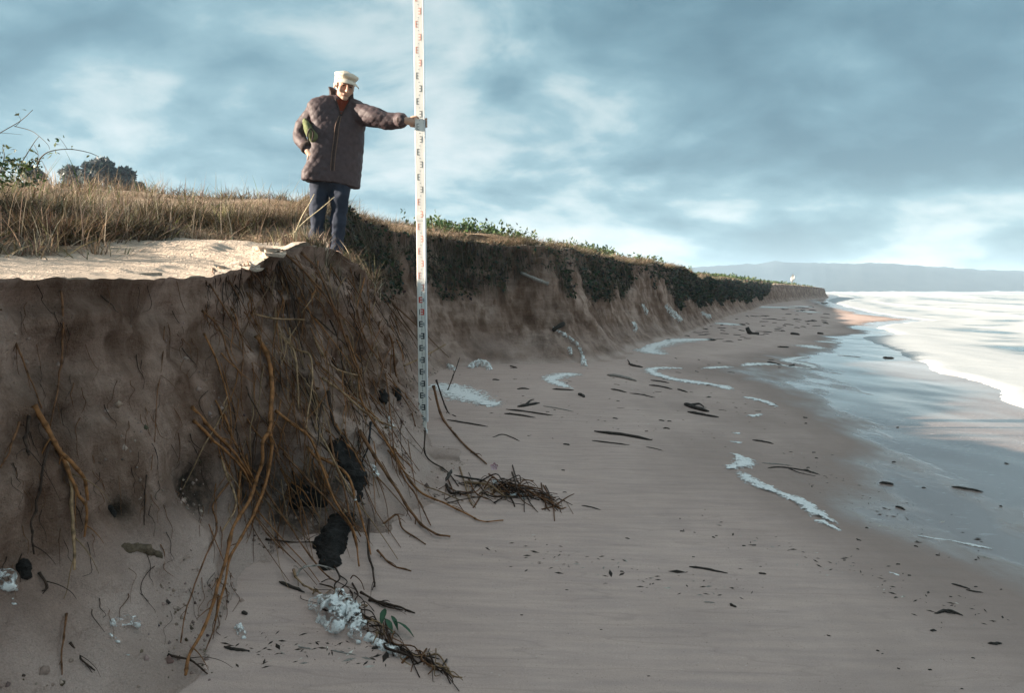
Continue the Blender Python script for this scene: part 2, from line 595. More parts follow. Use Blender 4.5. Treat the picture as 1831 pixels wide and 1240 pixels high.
# ------------------------------------------------------------------ the dune, beach and sea
# foot of the scarp in plan: x, y, setback of the edge, height of the edge, terrace rise: r1, slope, r2
CTRL = np.array([
    (-1.15, -9.0, .45, 1.20, .00, .12, .52),
    (-1.05, 0.50, .45, 1.23, .00, .12, .52),
    (-1.02, 1.90, .48, 1.255, .00, .12, .52),
    (-1.08, 2.40, .42, 1.26, .00, .12, .52),
    (-1.10, 2.75, .42, 1.27, .00, .12, .52),
    (-0.88, 2.97, .62, 1.30, .00, .12, .52),
    (-0.64, 3.25, .80, 1.37, .00, .11, .26),
    (-0.55, 3.85, .80, 1.48, .00, .09, .26),
    (-0.58, 4.55, .58, 1.495, .01, .08, .26),
    (-0.72, 5.25, .38, 1.26, .20, .10, .26),
    (-0.98, 6.05, .80, 1.80, .06, .06, .14),
    (-1.05, 7.60, .95, 2.17, .05, .05, .14),
    (-0.95, 9.30, 1.0, 2.22, .06, .06, .16),
    (-0.40, 10.1, 1.0, 2.15, .08, .07, .20),
    (0.40, 10.4, 1.0, 2.04, .10, .08, .24),
    (1.24, 10.7, 1.0, 1.97, .12, .08, .24),
    (2.00, 11.9, .98, 1.95, .12, .08, .22),
    (2.80, 13.8, .92, 1.92, .13, .08, .20),
    (5.20, 18.4, .80, 1.86, .16, .07, .20),
    (9.20, 27.6, .80, 1.72, .15, .05, .15),
    (15.0, 40.0, .80, 1.78, .12, .05, .12),
    (22.0, 55.0, .80, 1.85, .12, .05, .10),
    (36.0, 80.0, .80, 1.85, .10, .04, .05),
    (52.0, 106., .80, 1.60, .05, .02, .00),
    (60.0, 125., .80, 1.30, .05, .02, .00),
    (66.0, 150., .80, 1.20, .05, .02, .00),
    (68.0, 200., .80, 1.20, .05, .02, .00),
])
CT = catmull(CTRL, 10)
_arc = np.concatenate([[0], np.cumsum(np.hypot(np.diff(CT[:, 0]), np.diff(CT[:, 1])))])


def station_list():
    s, out = 0.0, []
    while s < _arc[-1]:
        out.append(s)
        y = np.interp(s, _arc, CT[:, 1])
        if y < 1.2: ds = 0.12
        elif y < 6.3: ds = 0.0135
        elif y < 15: ds = 0.03
        elif y < 30: ds = 0.07
        else: ds = 0.35
        s += ds
    return np.array(out)


ST = station_list()
SV = np.stack([np.interp(ST, _arc, CT[:, k]) for k in range(7)], 1)
NU = len(ST)
tan = np.stack([np.gradient(SV[:, 0], ST), np.gradient(SV[:, 1], ST)], 1)
# smooth the tangents over about 0.8 m
_sm = np.zeros_like(tan)
for k, off in enumerate(np.linspace(-0.4, 0.4, 9)):
    _sm += np.stack([np.interp(ST + off, ST, tan[:, 0]), np.interp(ST + off, ST, tan[:, 1])], 1)
tan = _sm / np.linalg.norm(_sm, axis=1)[:, None]
NIN = np.stack([-tan[:, 1], tan[:, 0]], 1)                 # points inland
CONST_IN = np.array([-0.97, 0.243])
NIN = NIN * 0.6 + CONST_IN * 0.4
NIN /= np.linalg.norm(NIN, axis=1)[:, None]


def bx_of_y(y):
    return np.interp(y, [-20, 5, 12, 18.4, 27.6, 40, 55, 80, 106, 150, 300], [-1.2, -0.75, 1.4, 5.2, 9.2, 15, 22, 36, 52, 74, 150])


def beach_z(x, y):
    x, y = np.asarray(x, float), np.asarray(y, float)
    d = (x - bx_of_y(y)) * np.interp(y, [0, 6, 12, 20], [1, .96, .9, .9])
    z = 0.02 - 0.030 * np.clip(d, -2, 6) - 0.05 * np.clip(d - 6, 0, 30)
    z = z + 0.018 * fbm(x * 0.5, y * 0.35, 0.3, 3, 5) + 0.004 * fbm(x * 2.2, y * 1.4, 0.8, 2, 9)
    return z


def beach_hit(px, py, lift=0.0):
    d = ray(px, py)
    t = 0.2
    for _ in range(40):                         # march down to the sand
        p = EYE + d * t
        gap = p[2] - float(beach_z(p[0], p[1])) - lift
        if gap < 0.0005:
            break
        t += gap / max(-d[2], 0.02) * 0.85
    return EYE + d * t


# ---- dune mesh: terrace columns (inland -> edge) then face columns (edge -> below the foot)
QS = np.concatenate([[90, 60, 40, 30, 22, 16, 12, 9.5, 8], np.linspace(7, 2.2, 26), np.linspace(2.1, 0.45, 32), np.linspace(0.42, 0.02, 20), [0.006, 0.0]])
NFACE = 118
VS = np.linspace(0, 1.14, NFACE)
NQ = len(QS)
NV = NQ + NFACE
ex = SV[:, 0] + SV[:, 2] * NIN[:, 0]
ey = SV[:, 1] + SV[:, 2] * NIN[:, 1]
# ragged lip: the edge wanders in and out
wig = 0.05 * fbm(ST * 1.1, 0.3, 0.7, 4, 21, 0.6) + 0.022 * noise3(ST * 12, 0.2, 0.1, 33) + 0.014 * noise3(ST * 37, 0.2, 0.1, 34)
near = smooth(2.9, 3.3, SV[:, 1]) * (1 - smooth(4.6, 5.0, SV[:, 1]))
wig = wig + near * 0.06 * np.clip(4 * noise3(ST * 4.5, 3.3, 0.4, 8), -1, 1)
ex += wig * NIN[:, 0]
ey += wig * NIN[:, 1]
ze = SV[:, 3] + (0.010 * noise3(ST * 9, .3, .8, 43) + 0.006 * noise3(ST * 31, .3, .8, 44)) * smooth(1, 1.5, SV[:, 1]) + (0.03 + 0.075 * smooth(6, 8, SV[:, 1]) * (1 - smooth(60, 80, SV[:, 1]))) * fbm(ST * 0.8, 1.1, 0.2, 3, 41) * smooth(1, 5, SV[:, 1])

X = np.zeros((NU, NV))
Yy = np.zeros((NU, NV))
Z = np.zeros((NU, NV))
FACE = np.zeros((NU, NV))
DARK_MASK = np.zeros((NU, NV))
TOE_LIGHTEN = np.zeros((NU, NV))
for j, q in enumerate(QS):
    blend = smooth(0.0, 1.2, q)
    dirn = NIN * (1 - blend) + CONST_IN * blend
    x = ex + q * dirn[:, 0]
    y = ey + q * dirn[:, 1]
    qq = min(q, 4.6)
    rise = SV[:, 4] * smooth(0.0, 1.0, q) + SV[:, 5] * qq + SV[:, 6] * smooth(0.9, 4.6, q)
    rise = rise - 0.02 * max(q - 9, 0) * 0.6
    und = 0.05 * fbm(x * 0.7, y * 0.7, 0.2, 4, 3) * smooth(0.1, 1.5, q) + 0.008 * fbm(x * 5, y * 5, 0.4, 3, 14) * smooth(0, .2, q)
    und = und * smooth(0.0, 0.06, q)
    crust = 0.022 * np.clip(4 * noise3(x * 5.5, y * 5.5, .7, 51), -1, 1) * near * (1 - smooth(.35, .7, q))
    und = und + crust + 0.006 * np.clip(3 * noise3(x * 9, y * 9, .2, 52), 0, 1) * (1 - smooth(.6, 1.2, q))
    und = und + 0.05 * fbm(x * 0.35, y * 0.35, 0.9, 2, 31) * smooth(2, 5, q)
    X[:, j], Yy[:, j], Z[:, j] = x, y, ze + rise + und
hdl = smooth(2.85, 3.2, SV[:, 1]) * (1 - smooth(5.3, 6.0, SV[:, 1]))
for jj, v in enumerate(VS):
    j = NQ + jj
    t = 1 - v
    sb = SV[:, 2]
    vv = min(v, 1.0)
    o = sb * (0.60 * vv ** 1.25 + 0.40 * vv ** 4.2) - 0.035 * np.sin(min(v / 0.16, 1.0) * math.pi) * smooth(0, .03, v)
    if v > 1:
        o = o + (v - 1) * 2.8
    z = ze * np.maximum(t, 0) + (-(v - 1) * 0.45 if v > 1 else 0)
    o = o + wig * smooth(0.0, 0.45, v)
    x = ex - o * NIN[:, 0]
    y = ey - o * NIN[:, 1]
    amp = smooth(0.0, 0.10, v) * (1 - 0.75 * smooth(0.8, 1.05, v))
    gully = (1 + 0.9 * smooth(5.5, 8, SV[:, 1])) * 0.075 * fbm(ST * 1.15, z * 0.35, 0.3, 3, 61) + 0.035 * fbm(ST * 4.2, z * 0.9, 1.3, 3, 67)
    lump = 0.042 * fbm(x * 4.5, y * 4.5, z * 4.5, 3, 71) + 0.012 * fbm(x * 17, y * 17, z * 14, 3, 77)
    # broken slabs below the turf
    slab = 0.035 * np.clip(noise3(ST * 3.0, z * 6.0, 0.5, 91) * 3, -1, 1) * smooth(0.05, .1, v) * (1 - smooth(.25, .4, v))
    rough = 1 + 1.0 * hdl * (1 - 0.5 * smooth(.5, .9, v))
    out = amp * (gully + lump * rough + slab * rough)
    x = x - out * NIN[:, 0]
    y = y - out * NIN[:, 1]
    toe = smooth(.85, 1.0, v) * (0.03 * fbm(x * 2.3, y * 2.3, .4, 3, 57) + 0.012)
    X[:, j], Yy[:, j], Z[:, j] = x, y, z + amp * 0.02 * noise3(ST * 9, z * 7, 2.2, 55) + toe
    FACE[:, j] = 1.0
    TOE_LIGHTEN[:, j] = smooth(0.45, 0.92, v) * (1 + 0.35 * fbm(ST * 2.2, z * 3, .5, 3, 87)) * (1 - 0.5 * smooth(5.5, 7, SV[:, 1]) * (1 - smooth(.93, 1.0, v)))


_bare = 0.9 + 0.35 * fbm(X[:, :NQ] * 0.9, Yy[:, :NQ] * 0.9, 0.2, 3, 401)
_bare = _bare * (1 - 0.93 * smooth(4.6, 5.6, Yy[:, :NQ])) + 0.02
LITTER = np.zeros((NU, NV))
LITTER[:, :NQ] = smooth(0.0, 0.25, QS[None, :] - _bare) * (0.8 + 0.3 * smooth(-.4, .3, fbm(X[:, :NQ] * 2.3, Yy[:, :NQ] * 2.3, 0.5, 3, 403)))
LITTER = np.clip(LITTER, 0, 1)

# hollows washed into the foot, coloured darker towards their centres (centre from a sight line, radius in m)
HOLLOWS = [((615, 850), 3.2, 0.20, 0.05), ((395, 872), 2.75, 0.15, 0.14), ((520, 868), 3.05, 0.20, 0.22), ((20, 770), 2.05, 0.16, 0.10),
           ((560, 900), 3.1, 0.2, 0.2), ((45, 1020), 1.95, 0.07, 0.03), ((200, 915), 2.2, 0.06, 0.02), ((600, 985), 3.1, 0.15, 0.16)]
for (pxy, Y0, rad, depth) in HOLLOWS:
    c = at(pxy[0], pxy[1], Y0)
    # slide the centre along its sight line to the surface
    d2 = (X - c[0]) ** 2 + (Yy - c[1]) ** 2 + (Z - c[2]) ** 2
    k = np.exp(-d2 / (rad * rad))
    k[:, :NQ] = 0
    X += k * depth * NIN[:, 0][:, None]
    Yy += k * depth * NIN[:, 1][:, None]
    DARK_MASK = np.maximum(DARK_MASK, np.clip(1.5 * np.exp(-d2 / (rad * rad * 1.1)), 0, 1))
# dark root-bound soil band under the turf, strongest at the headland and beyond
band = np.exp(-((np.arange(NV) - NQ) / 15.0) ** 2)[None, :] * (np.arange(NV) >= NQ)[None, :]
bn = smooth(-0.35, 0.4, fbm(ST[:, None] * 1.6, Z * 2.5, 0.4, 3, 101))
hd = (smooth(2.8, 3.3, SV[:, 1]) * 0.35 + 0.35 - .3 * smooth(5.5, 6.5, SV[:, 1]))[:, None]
DARK_MASK = np.clip(DARK_MASK + band * bn * hd, 0, 1)
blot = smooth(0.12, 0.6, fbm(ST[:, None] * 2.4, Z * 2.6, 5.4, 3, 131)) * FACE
DARK_MASK = np.clip(DARK_MASK + 0.75 * blot * (0.40 + 0.35 * smooth(2.8, 3.3, SV[:, 1]) * (1 - smooth(5.2, 6.5, SV[:, 1])))[:, None], 0, 1)

DV = np.stack([X, Yy, Z], 2).reshape(-1, 3)
DF = grid_faces(NU, NV)[:, ::-1]
DF = DF[np.tile(np.arange(NV - 1), NU - 1) != NQ - 1]          # crisp lip: terrace and face meet without sharing vertices
dune = mesh_from('dune', DV, DF, M['dune'], attrs={'face': FACE.ravel(), 'peat': DARK_MASK.ravel(), 'damp': TOE_LIGHTEN.ravel(), 'litter': LITTER.ravel()})
tag(dune, 'eroded sand dune with a bare cut scarp above the beach', None, None, 'structure')
# broken plates of sand crust along the lip of the shelf
def crust_slabs():
    rs_ = random.Random(21)
    idx = np.where((SV[:, 1] > 2.2) & (SV[:, 1] < 4.4))[0]
    for k in range(13):
        i = idx[int(len(idx) * (.12 + .88 * rs_.random() ** .6)) % len(idx)]
        r_ = rs_.uniform(.03, .10)
        th = rs_.uniform(.006, .014)
        m_ = rs_.randint(6, 9)
        off = rs_.uniform(.0, .09)
        c = np.array([ex[i] + NIN[i, 0] * off, ey[i] + NIN[i, 1] * off, ze[i] + th * .35 + off * .08])
        ang = sorted(rs_.uniform(0, 6.283) for _ in range(m_))
        tl = rs_.gauss(.08, .14)
        top = []
        for a_ in ang:
            q_ = r_ * rs_.uniform(.65, 1.2)
            dx, dy = q_ * math.cos(a_) * 1.3, q_ * math.sin(a_) * .8
            w = np.array([dx * tan[i, 0] + dy * NIN[i, 0], dx * tan[i, 1] + dy * NIN[i, 1], dy * tl + .004 * rs_.gauss(0, 1)])
            top.append(w)
        top = np.array(top)
        bot = top * np.array([.88, .88, 1]) - np.array([0, 0, th * 1.6])
        V_ = np.vstack([top, bot])
        F_ = [tuple(range(m_)), tuple(range(2 * m_ - 1, m_ - 1, -1))] + [(q, q + m_, (q + 1) % m_ + m_, (q + 1) % m_) for q in range(m_)]
        o_ = mesh_from('crust_slab', V_, F_, M['dune'], dune, False)
        o_.location = c


crust_slabs()
DUNE_BVH = BVHTree.FromPolygons([Vector(v) for v in DV.tolist()], DF.tolist())


def dune_hit(px, py, default_y=3.0):
    d = ray(px, py)
    h = DUNE_BVH.ray_cast(Vector(EYE), Vector(d).normalized(), 60)
    hb = beach_hit(px, py) if py > HORIZON + 10 else None
    if h[0] is not None and (hb is None or h[3] <= np.linalg.norm(hb - EYE) + 0.01):
        return np.array(h[0])
    if hb is not None:
        return hb
    return at(px, py, default_y)


def ground_z(x, y):
    h = DUNE_BVH.ray_cast(Vector((x, y, 30)), Vector((0, 0, -1)), 60)
    zb = float(beach_z(x, y))
    return max(h[0].z, zb) if h[0] is not None else zb


# ---- beach sheet
WL_PX = [(2600, 1150), (2200, 905), (1960, 790), (1831, 732), (1790, 715), (1745, 682), (1690, 668), (1630, 642), (1598, 625), (1560, 611),
         (1543, 604), (1612, 599.5), (1566, 586), (1600, 579.5), (1672, 574), (1600, 566), (1560, 559), (1510, 547), (1482, 538.5)]
WL = np.array([beach_hit(*p) for p in WL_PX])[:, :2]
WL = np.vstack([[[6.2, -9.0]], [[5.4, 0.0]], WL[WL[:, 1] > 2.6]])
far_end = WL[-1]
WL = np.vstack([WL, [[66, 130], [86, 170], [120, 250], [200, 420], [420, 900], [690, 1500]]])
WL = WL[np.argsort(WL[:, 1])]


def wl_x(y):
    return np.interp(y, WL[:, 1], WL[:, 0])


ys_b = np.concatenate([np.linspace(-9, 1, 30), np.linspace(1.05, 8, 230), np.linspace(8.05, 20, 190), np.linspace(20.2, 60, 130), np.linspace(61, 210, 90)])
vs_b = np.concatenate([np.linspace(-1.6, 6.5, 210), np.linspace(6.6, 14, 40), np.linspace(15, 34, 20)])
BX = bx_of_y(ys_b)[:, None] + vs_b[None, :] * np.interp(ys_b, [-9, 20, 60, 200], [1.05, 1.1, 1.3, 1.6])[:, None]
BY = np.repeat(ys_b[:, None], len(vs_b), 1)
BZ = beach_z(BX, BY)
gap_w = (wl_x(BY) - BX) / np.interp(BY, [5, 40, 120], [1.0, 1.6, 2.5])
WET = 1.0 - np.clip(gap_w / np.interp(BY, [2, 6, 10, 16, 22, 40], [4.6, 4.4, 5.4, 2.0, 1.6, 2.2]), 0, 1.4)
beach = mesh_from('beach', np.stack([BX, BY, BZ], 2).reshape(-1, 3), grid_faces(len(ys_b), len(vs_b))[:, ::-1], M['beach'], attrs={'wet': WET.ravel()})
tag(beach, 'smooth damp sand beach between the scarp and the surf', None, None, 'structure')

# ---- sea sheet: starts as a thin swash on the sand and runs out to the horizon
ys_s = np.concatenate([np.linspace(-9, 2, 20), np.linspace(2.2, 12, 240), np.linspace(12.1, 32, 190), np.linspace(32.3, 90, 150), np.geomspace(91, 1450, 90)])
ws = np.concatenate([[-0.02, 0.0, 0.02, 0.05, 0.1, 0.17, 0.26], np.linspace(0.4, 12, 60), np.geomspace(12.4, 3000, 120)])
wx = wl_x(ys_s) + 0.16 * fbm(ys_s * 0.9, 0.4, 0.2, 4, 201, 0.6) * np.interp(ys_s, [0, 15, 60], [.8, 1.4, 3])
SX = wx[:, None] + ws[None, :]
SY = np.repeat(ys_s[:, None], len(ws), 1) - ws[None, :] * 0.06
sea_level = -0.30
sand = beach_z(SX, SY)
front = 0.004 + 0.035 * smooth(-0.02, 0.25, ws)[None, :]
zz = np.maximum(sand + front, sea_level + 0 * sand)
zz = np.where(ws[None, :] < -0.001, sand - 0.02, zz)
wf = ws[None, :] + 0 * SX
dev = smooth(2, 12, wf)
swell = 0.10 * fbm(SX * 0.10 + 3, SY * 0.05, 0.3, 3, 211) * dev
ZB = zz + swell + 0.02 * fbm(SX * 0.9, SY * 0.6, 0.1, 3, 213) * smooth(.3, 2, wf)
FOAM = 0.38 + 0.0 * wf
FOAM += 0.10 * (1 - smooth(6, 14, wf))
FOAM += 0.22 * np.exp(-wf / 0.5)
FOAM -= 0.18 * smooth(1.5, 3.5, wf) * (1 - smooth(4, 6, wf))
# breaker lines running along the shore
for (w0, wid, hgt) in ((7.5, 0.5, 0.12), (15, 0.9, 0.36), (27, 1.3, 0.7), (42, 1.8, 0.95), (66, 2.6, 0.9), (100, 3.5, 1.0), (150, 4.5, 1.1), (230, 6, 1.2), (360, 8, 1.2)):
    c = w0 * (1 + 0.16 * fbm(SY * 0.018 + w0, 0.2, w0, 3, 221)) + 1.2 * fbm(SY * 0.12, 0.1, w0, 3, 223)
    lenm = smooth(-0.35, 0.25, noise3(SY * 0.03 + w0 * 3.1, 0.5, w0, 227))
    r = np.exp(-((wf - c) / wid) ** 2) * lenm
    ZB = ZB + hgt * r * (0.8 + 0.4 * fbm(SX * .8, SY * .5, 0.5, 3, 229))
    FOAM = FOAM + 0.42 * r + 0.26 * lenm * np.exp(-np.clip(c - wf, 0, None) / (wid * 5)) * (wf < c) - 0.10 * smooth(0, wid * 2, wf - c) * (1 - smooth(wid * 3, wid * 7, wf - c))
FOAM = np.where(wf > 420, FOAM - 0.25, FOAM)
sea = mesh_from('sea', np.stack([SX, SY, ZB], 2).reshape(-1, 3), grid_faces(len(ys_s), len(ws))[:, ::-1], M['sea'], attrs={'foam': FOAM.ravel()})
tag(sea, 'foaming white surf running in rows to the hazy horizon', None, None, 'structure')

# ---- far wooded hills
def build_hills():
    pxs = [900, 1000, 1100, 1180, 1240, 1300, 1350, 1385, 1420, 1480, 1560, 1600, 1650, 1740, 1831, 1950, 2200, 2600, 3200]
    pys = [506, 500, 494, 487, 479, 475, 473, 468.5, 471, 472, 472.5, 474, 477, 483, 486, 489, 497, 505, 513]
    xs = np.linspace(700, 3200, 520)
    tops = np.interp(xs, pxs, pys)
    D = 1050.0
    rows = np.array([0, .12, .25, .38, .5, .62, .74, .85, .93, 1.0, 1.04, 1.1])
    V = []
    for i, px in enumerate(xs):
        h0 = (HORIZON - tops[i]) / FPX * D + CAM_H
        hx_ = 1.4 * float(fbm(px * 0.045, 0.2, 0.7, 4, 301)) + 0.8 * float(noise3(px * .31, .4, .2, 303))
        x0 = (px - CX) / FPX
        for k, t in enumerate(rows):
            h = h0 + hx_ * (1.0 if t >= 1 else 0.0)
            dd = D * (1 + 0.22 * (t - 1.0)) * (1 if t <= 1 else 1.0)
            zz_ = -2 + (h + 2) * (np.sin(min(t, 1) * math.pi / 2) ** 1.2) if t <= 1 else h - 18 * (t - 1) * 10
            V.append((x0 * dd, dd, zz_ + (1.6 * float(fbm(px * .06, t * 9, .1, 3, 305)) if 0.05 < t < 0.97 else 0)))
    return mesh_from('hills', np.array(V), grid_faces(len(xs), len(rows))[:, ::-1], M['hill'])


tag(build_hills(), 'long low wooded hills fading into sea haze', None, None, 'structure')
# ------------------------------------------------------------------ haze: sea spray and damp air
def build_haze():
    x0, x1, y0, y1, z0, z1 = -500, 3900, -300, 1700, -14, 58
    V = [(x, y, z) for x in (x0, x1) for y in (y0, y1) for z in (z0, z1)]
    F = [(0, 1, 3, 2), (4, 6, 7, 5), (0, 4, 5, 1), (2, 3, 7, 6), (0, 2, 6, 4), (1, 5, 7, 3)]
    m = bpy.data.materials.new('damp_air')
    m.use_nodes = True
    N, L = m.node_tree.nodes, m.node_tree.links
    N.remove(N['Principled BSDF'])
    v = N.new('ShaderNodeVolumePrincipled')
    v.inputs['Color'].default_value = (0.56, 0.78, 1.0, 1)
    v.inputs['Density'].default_value = 0.00048
    v.inputs['Anisotropy'].default_value = 0.0
    L.new(v.outputs[0], N['Material Output'].inputs['Volume'])
    o = mesh_from('haze', np.array(V, float), F, m, smooth_=False)
    tag(o, 'pale damp sea haze over the shore', 'haze', None, 'stuff')


build_haze()

# ------------------------------------------------------------------ vegetation helpers
def ribbons(name, P, head, H, lean, width, tint, mat, label=None, cat=None, parent=None, kind='stuff', levels=4, droop=1.6):
    """curved tapering blades. P (n,3), head angle, H length, lean (sideways reach/length)"""
    n = len(P)
    t = np.linspace(0, 1, levels)
    dirx, diry = np.cos(head), np.sin(head)
    hx = (lean * H)[:, None] * t[None, :] ** droop
    hz = H[:, None] * (t[None, :] * np.sqrt(np.clip(1 - 0.6 * lean[:, None] ** 2, .05, 1)) - 0.35 * (lean[:, None] ** 2) * t[None, :] ** 2.5)
    cx = P[:, 0, None] + hx * dirx[:, None]
    cy = P[:, 1, None] + hx * diry[:, None]
    cz = P[:, 2, None] + hz
    wv = width[:, None] * (1 - t[None, :] ** 1.6) + 0.0006
    a2 = head + rng.uniform(0.6, 2.5, n)
    wx, wy = np.cos(a2)[:, None] * wv * .5, np.sin(a2)[:, None] * wv * .5
    V = np.zeros((n, levels, 2, 3))
    V[:, :, 0, 0], V[:, :, 0, 1], V[:, :, 0, 2] = cx - wx, cy - wy, cz
    V[:, :, 1, 0], V[:, :, 1, 1], V[:, :, 1, 2] = cx + wx, cy + wy, cz
    base = np.arange(n)[:, None] * levels * 2 + np.arange(levels - 1)[None, :] * 2
    base = base.ravel()
    F = np.stack([base, base + 1, base + 3, base + 2], 1)
    C = np.repeat(tint[:, None, :], levels * 2, 1).reshape(-1, 3)
    o = mesh_from(name, V.reshape(-1, 3), F, mat, parent, True, {'tint': C})
    if label:
        tag(o, label, cat, None, kind)
    return o


def leaves(name, P, size, tint, mat, up=0.4, parent=None, ratio=0.55, outward=None):
    n = len(P)
    d = rng.normal(size=(n, 3))
    if outward is not None:
        d = d * 0.7 + outward
    d[:, 2] += up
    d /= np.linalg.norm(d, axis=1)[:, None]
    e = np.cross(d, rng.normal(size=(n, 3)))
    e /= np.linalg.norm(e, axis=1)[:, None] + 1e-9
    nn = np.cross(d, e)
    s = size[:, None]
    V = np.zeros((n, 4, 3))
    V[:, 0] = P
    V[:, 1] = P + d * s * 0.5 + e * s * ratio * 0.5 + nn * s * 0.08
    V[:, 2] = P + d * s
    V[:, 3] = P + d * s * 0.5 - e * s * ratio * 0.5 + nn * s * 0.08
    F = np.arange(n * 4).reshape(n, 4)
    C = np.repeat(tint[:, None, :], 4, 1).reshape(-1, 3)
    return mesh_from(name, V.reshape(-1, 3), F, mat, parent, False, {'tint': C})


# cell sampling on the dune grid
GX, GY, GZ = X, Yy, Z
_c = np.stack([GX, GY, GZ], 2)
_du = _c[1:, :-1] - _c[:-1, :-1]
_dv = _c[:-1, 1:] - _c[:-1, :-1]
AREA = np.linalg.norm(np.cross(_du, _dv), axis=2)
CXm = 0.25 * (_c[1:, 1:] + _c[:-1, 1:] + _c[1:, :-1] + _c[:-1, :-1])
COLI = np.arange(NV - 1)
QCOL = np.where(COLI < NQ, QS[np.clip(COLI, 0, NQ - 1)], -1.0)
VCOL = np.where(COLI >= NQ, VS[np.clip(COLI - NQ, 0, NFACE - 1)], -1.0)


def sample_cells(dens, n):
    w = (AREA * dens).ravel()
    cs = np.cumsum(w)
    k = np.searchsorted(cs, rng.uniform(0, cs[-1], n))
    i, j = np.divmod(k, NV - 1)
    a, b = rng.uniform(size=(n, 1)), rng.uniform(size=(n, 1))
    P = _c[i, j] * (1 - a) * (1 - b) + _c[i + 1, j] * a * (1 - b) + _c[i, j + 1] * (1 - a) * b + _c[i + 1, j + 1] * a * b
    return P, i, j


DRY = np.array([(.26, .185, .130), (.35, .268, .195), (.155, .105, .072), (.205, .142, .100), (.13, .118, .068), (.20, .18, .11), (.46, .385, .29)])


def pick(pal, n, p=None):
    c = pal[rng.choice(len(pal), n, p=p)]
    return np.clip(c * rng.uniform(0.7, 1.25, (n, 1)) + rng.normal(0, .008, (n, 3)), .004, 1)


Yc, Xc, Zc = CXm[:, :, 1], CXm[:, :, 0], CXm[:, :, 2]
Qb = np.broadcast_to(QCOL[None, :], Yc.shape)
Vb = np.broadcast_to(VCOL[None, :], Yc.shape)
DIST = np.sqrt(Xc ** 2 + Yc ** 2)
INVIEW = (Yc > 0.6) & (np.abs(Xc) < Yc * 1.05 + 1.0)

# ---- dry dune grass
bare = 0.9 + 0.35 * fbm(Xc * 0.9, Yc * 0.9, 0.2, 3, 401)
bare = bare * (1 - 0.93 * smooth(4.6, 5.6, Yc)) + 0.02
tuftn = smooth(-0.25, 0.45, fbm(Xc * 2.3, Yc * 2.3, 0.5, 3, 403))
gd = (Qb > bare) * INVIEW * (Qb < 30) * (0.32 + 0.68 * tuftn)
gd = gd * np.interp(DIST, [2, 6, 12, 25, 60, 130], [1.0, 0.9, 0.42, 0.12, 0.03, 0.006])
def tufted(dens, tufts, per, rad):
    Pc, ii, jj = sample_cells(dens, tufts)
    k = np.repeat(np.arange(tufts), per)
    a_ = rng.uniform(0, 6.283, tufts * per)
    sc_ = np.interp(np.hypot(Pc[:, 0], Pc[:, 1]), [3, 10, 30, 100], [1, 1.6, 4, 10])[k]
    r_ = rad * sc_ * np.sqrt(rng.uniform(size=tufts * per))
    Pq = Pc[k] + np.stack([np.cos(a_) * r_, np.sin(a_) * r_, -0.01 + 0 * r_], 1)
    return Pq, ii[k], jj[k], a_, k


P, ii, jj, aout, tk = tufted(gd, 7000, 15, .045)
D0 = np.hypot(P[:, 0], P[:, 1])
n = len(P)
tsize = (rng.uniform(.4, 1.2, 7000) * np.where(rng.uniform(size=7000) < .1, 1.7, 1))[tk]
H = rng.uniform(0.07, 0.27, n) * tsize * (0.75 + 0.5 * smooth(0.8, 3.0, QS[np.clip(jj, 0, NQ - 1)])) * np.interp(P[:, 1], [4, 7, 30], [1, 0.72, 0.8]) * (1 + .3 * smooth(-2.2, -4, P[:, 0]))
head = aout + rng.normal(0, .5, n)
head = np.where(rng.uniform(size=n) < .3, rng.normal(0.2, 1.0, n), head)
lean = np.clip(rng.normal(0.70, 0.32, n), 0.03, 1.0)
wd = np.interp(D0, [2, 8, 20, 60, 130], [0.0045, 0.0065, 0.012, 0.03, 0.06]) * rng.uniform(.7, 1.4, n)
gn = smooth(-0.3, 0.5, fbm(P[:, 0] * 0.8, P[:, 1] * 0.8, 0.3, 3, 405))
tn = pick(DRY, n, [.24, .2, .12, .2, .1, .07, .07]) * (rng.uniform(.6, 1.25, 7000)[tk] * (.62 + .6 * smooth(-.4, .5, fbm(P[:, 0] * 1.1, P[:, 1] * 1.1, 4.2, 3, 407))))[:, None]
green = rng.uniform(size=n) < 0.22 * gn * np.interp(D0, [5, 10, 14], [1, 1.2, 1.6])
tn[green] = pick(np.array([(.10, .13, .05), (.14, .16, .06)]), int(green.sum()))
ribbons('dune_grass', P, head, H, lean, wd, tn, M['blade'], 'dry tan dune grass covering the dune top', 'grass')

# tall seed stalks above the grass
P, ii, jj = sample_cells(gd * (Xc < -1.8) * (Yc < 12), 420)
n = len(P)
ribbons('seed_stalks', P, rng.normal(.2, 1.2, n), rng.uniform(.22, .46, n), np.clip(rng.normal(.35, .2, n), .05, .9), rng.uniform(.003, .005, n), pick(DRY[[1, 6, 0]], n), M['blade'],
        'tall thin seed stalks above the dune grass', 'grass', levels=6)

# flattened straw litter between the tufts
P, ii, jj = sample_cells((Qb > bare * 0.85) * INVIEW * (Qb < 14) * np.interp(DIST, [2, 6, 12, 25], [1.0, .8, .4, .05]), 36000)
n = len(P)
P[:, 2] += 0.008
ribbons('straw_litter', P, rng.uniform(0, 6.28, n), rng.uniform(.12, .3, n), rng.uniform(.9, 1.0, n), rng.uniform(.004, .008, n), pick(DRY * 0.8, n), M['blade'],
        'flattened brown straw lying between dune grass tufts', 'straw', droop=1.0)

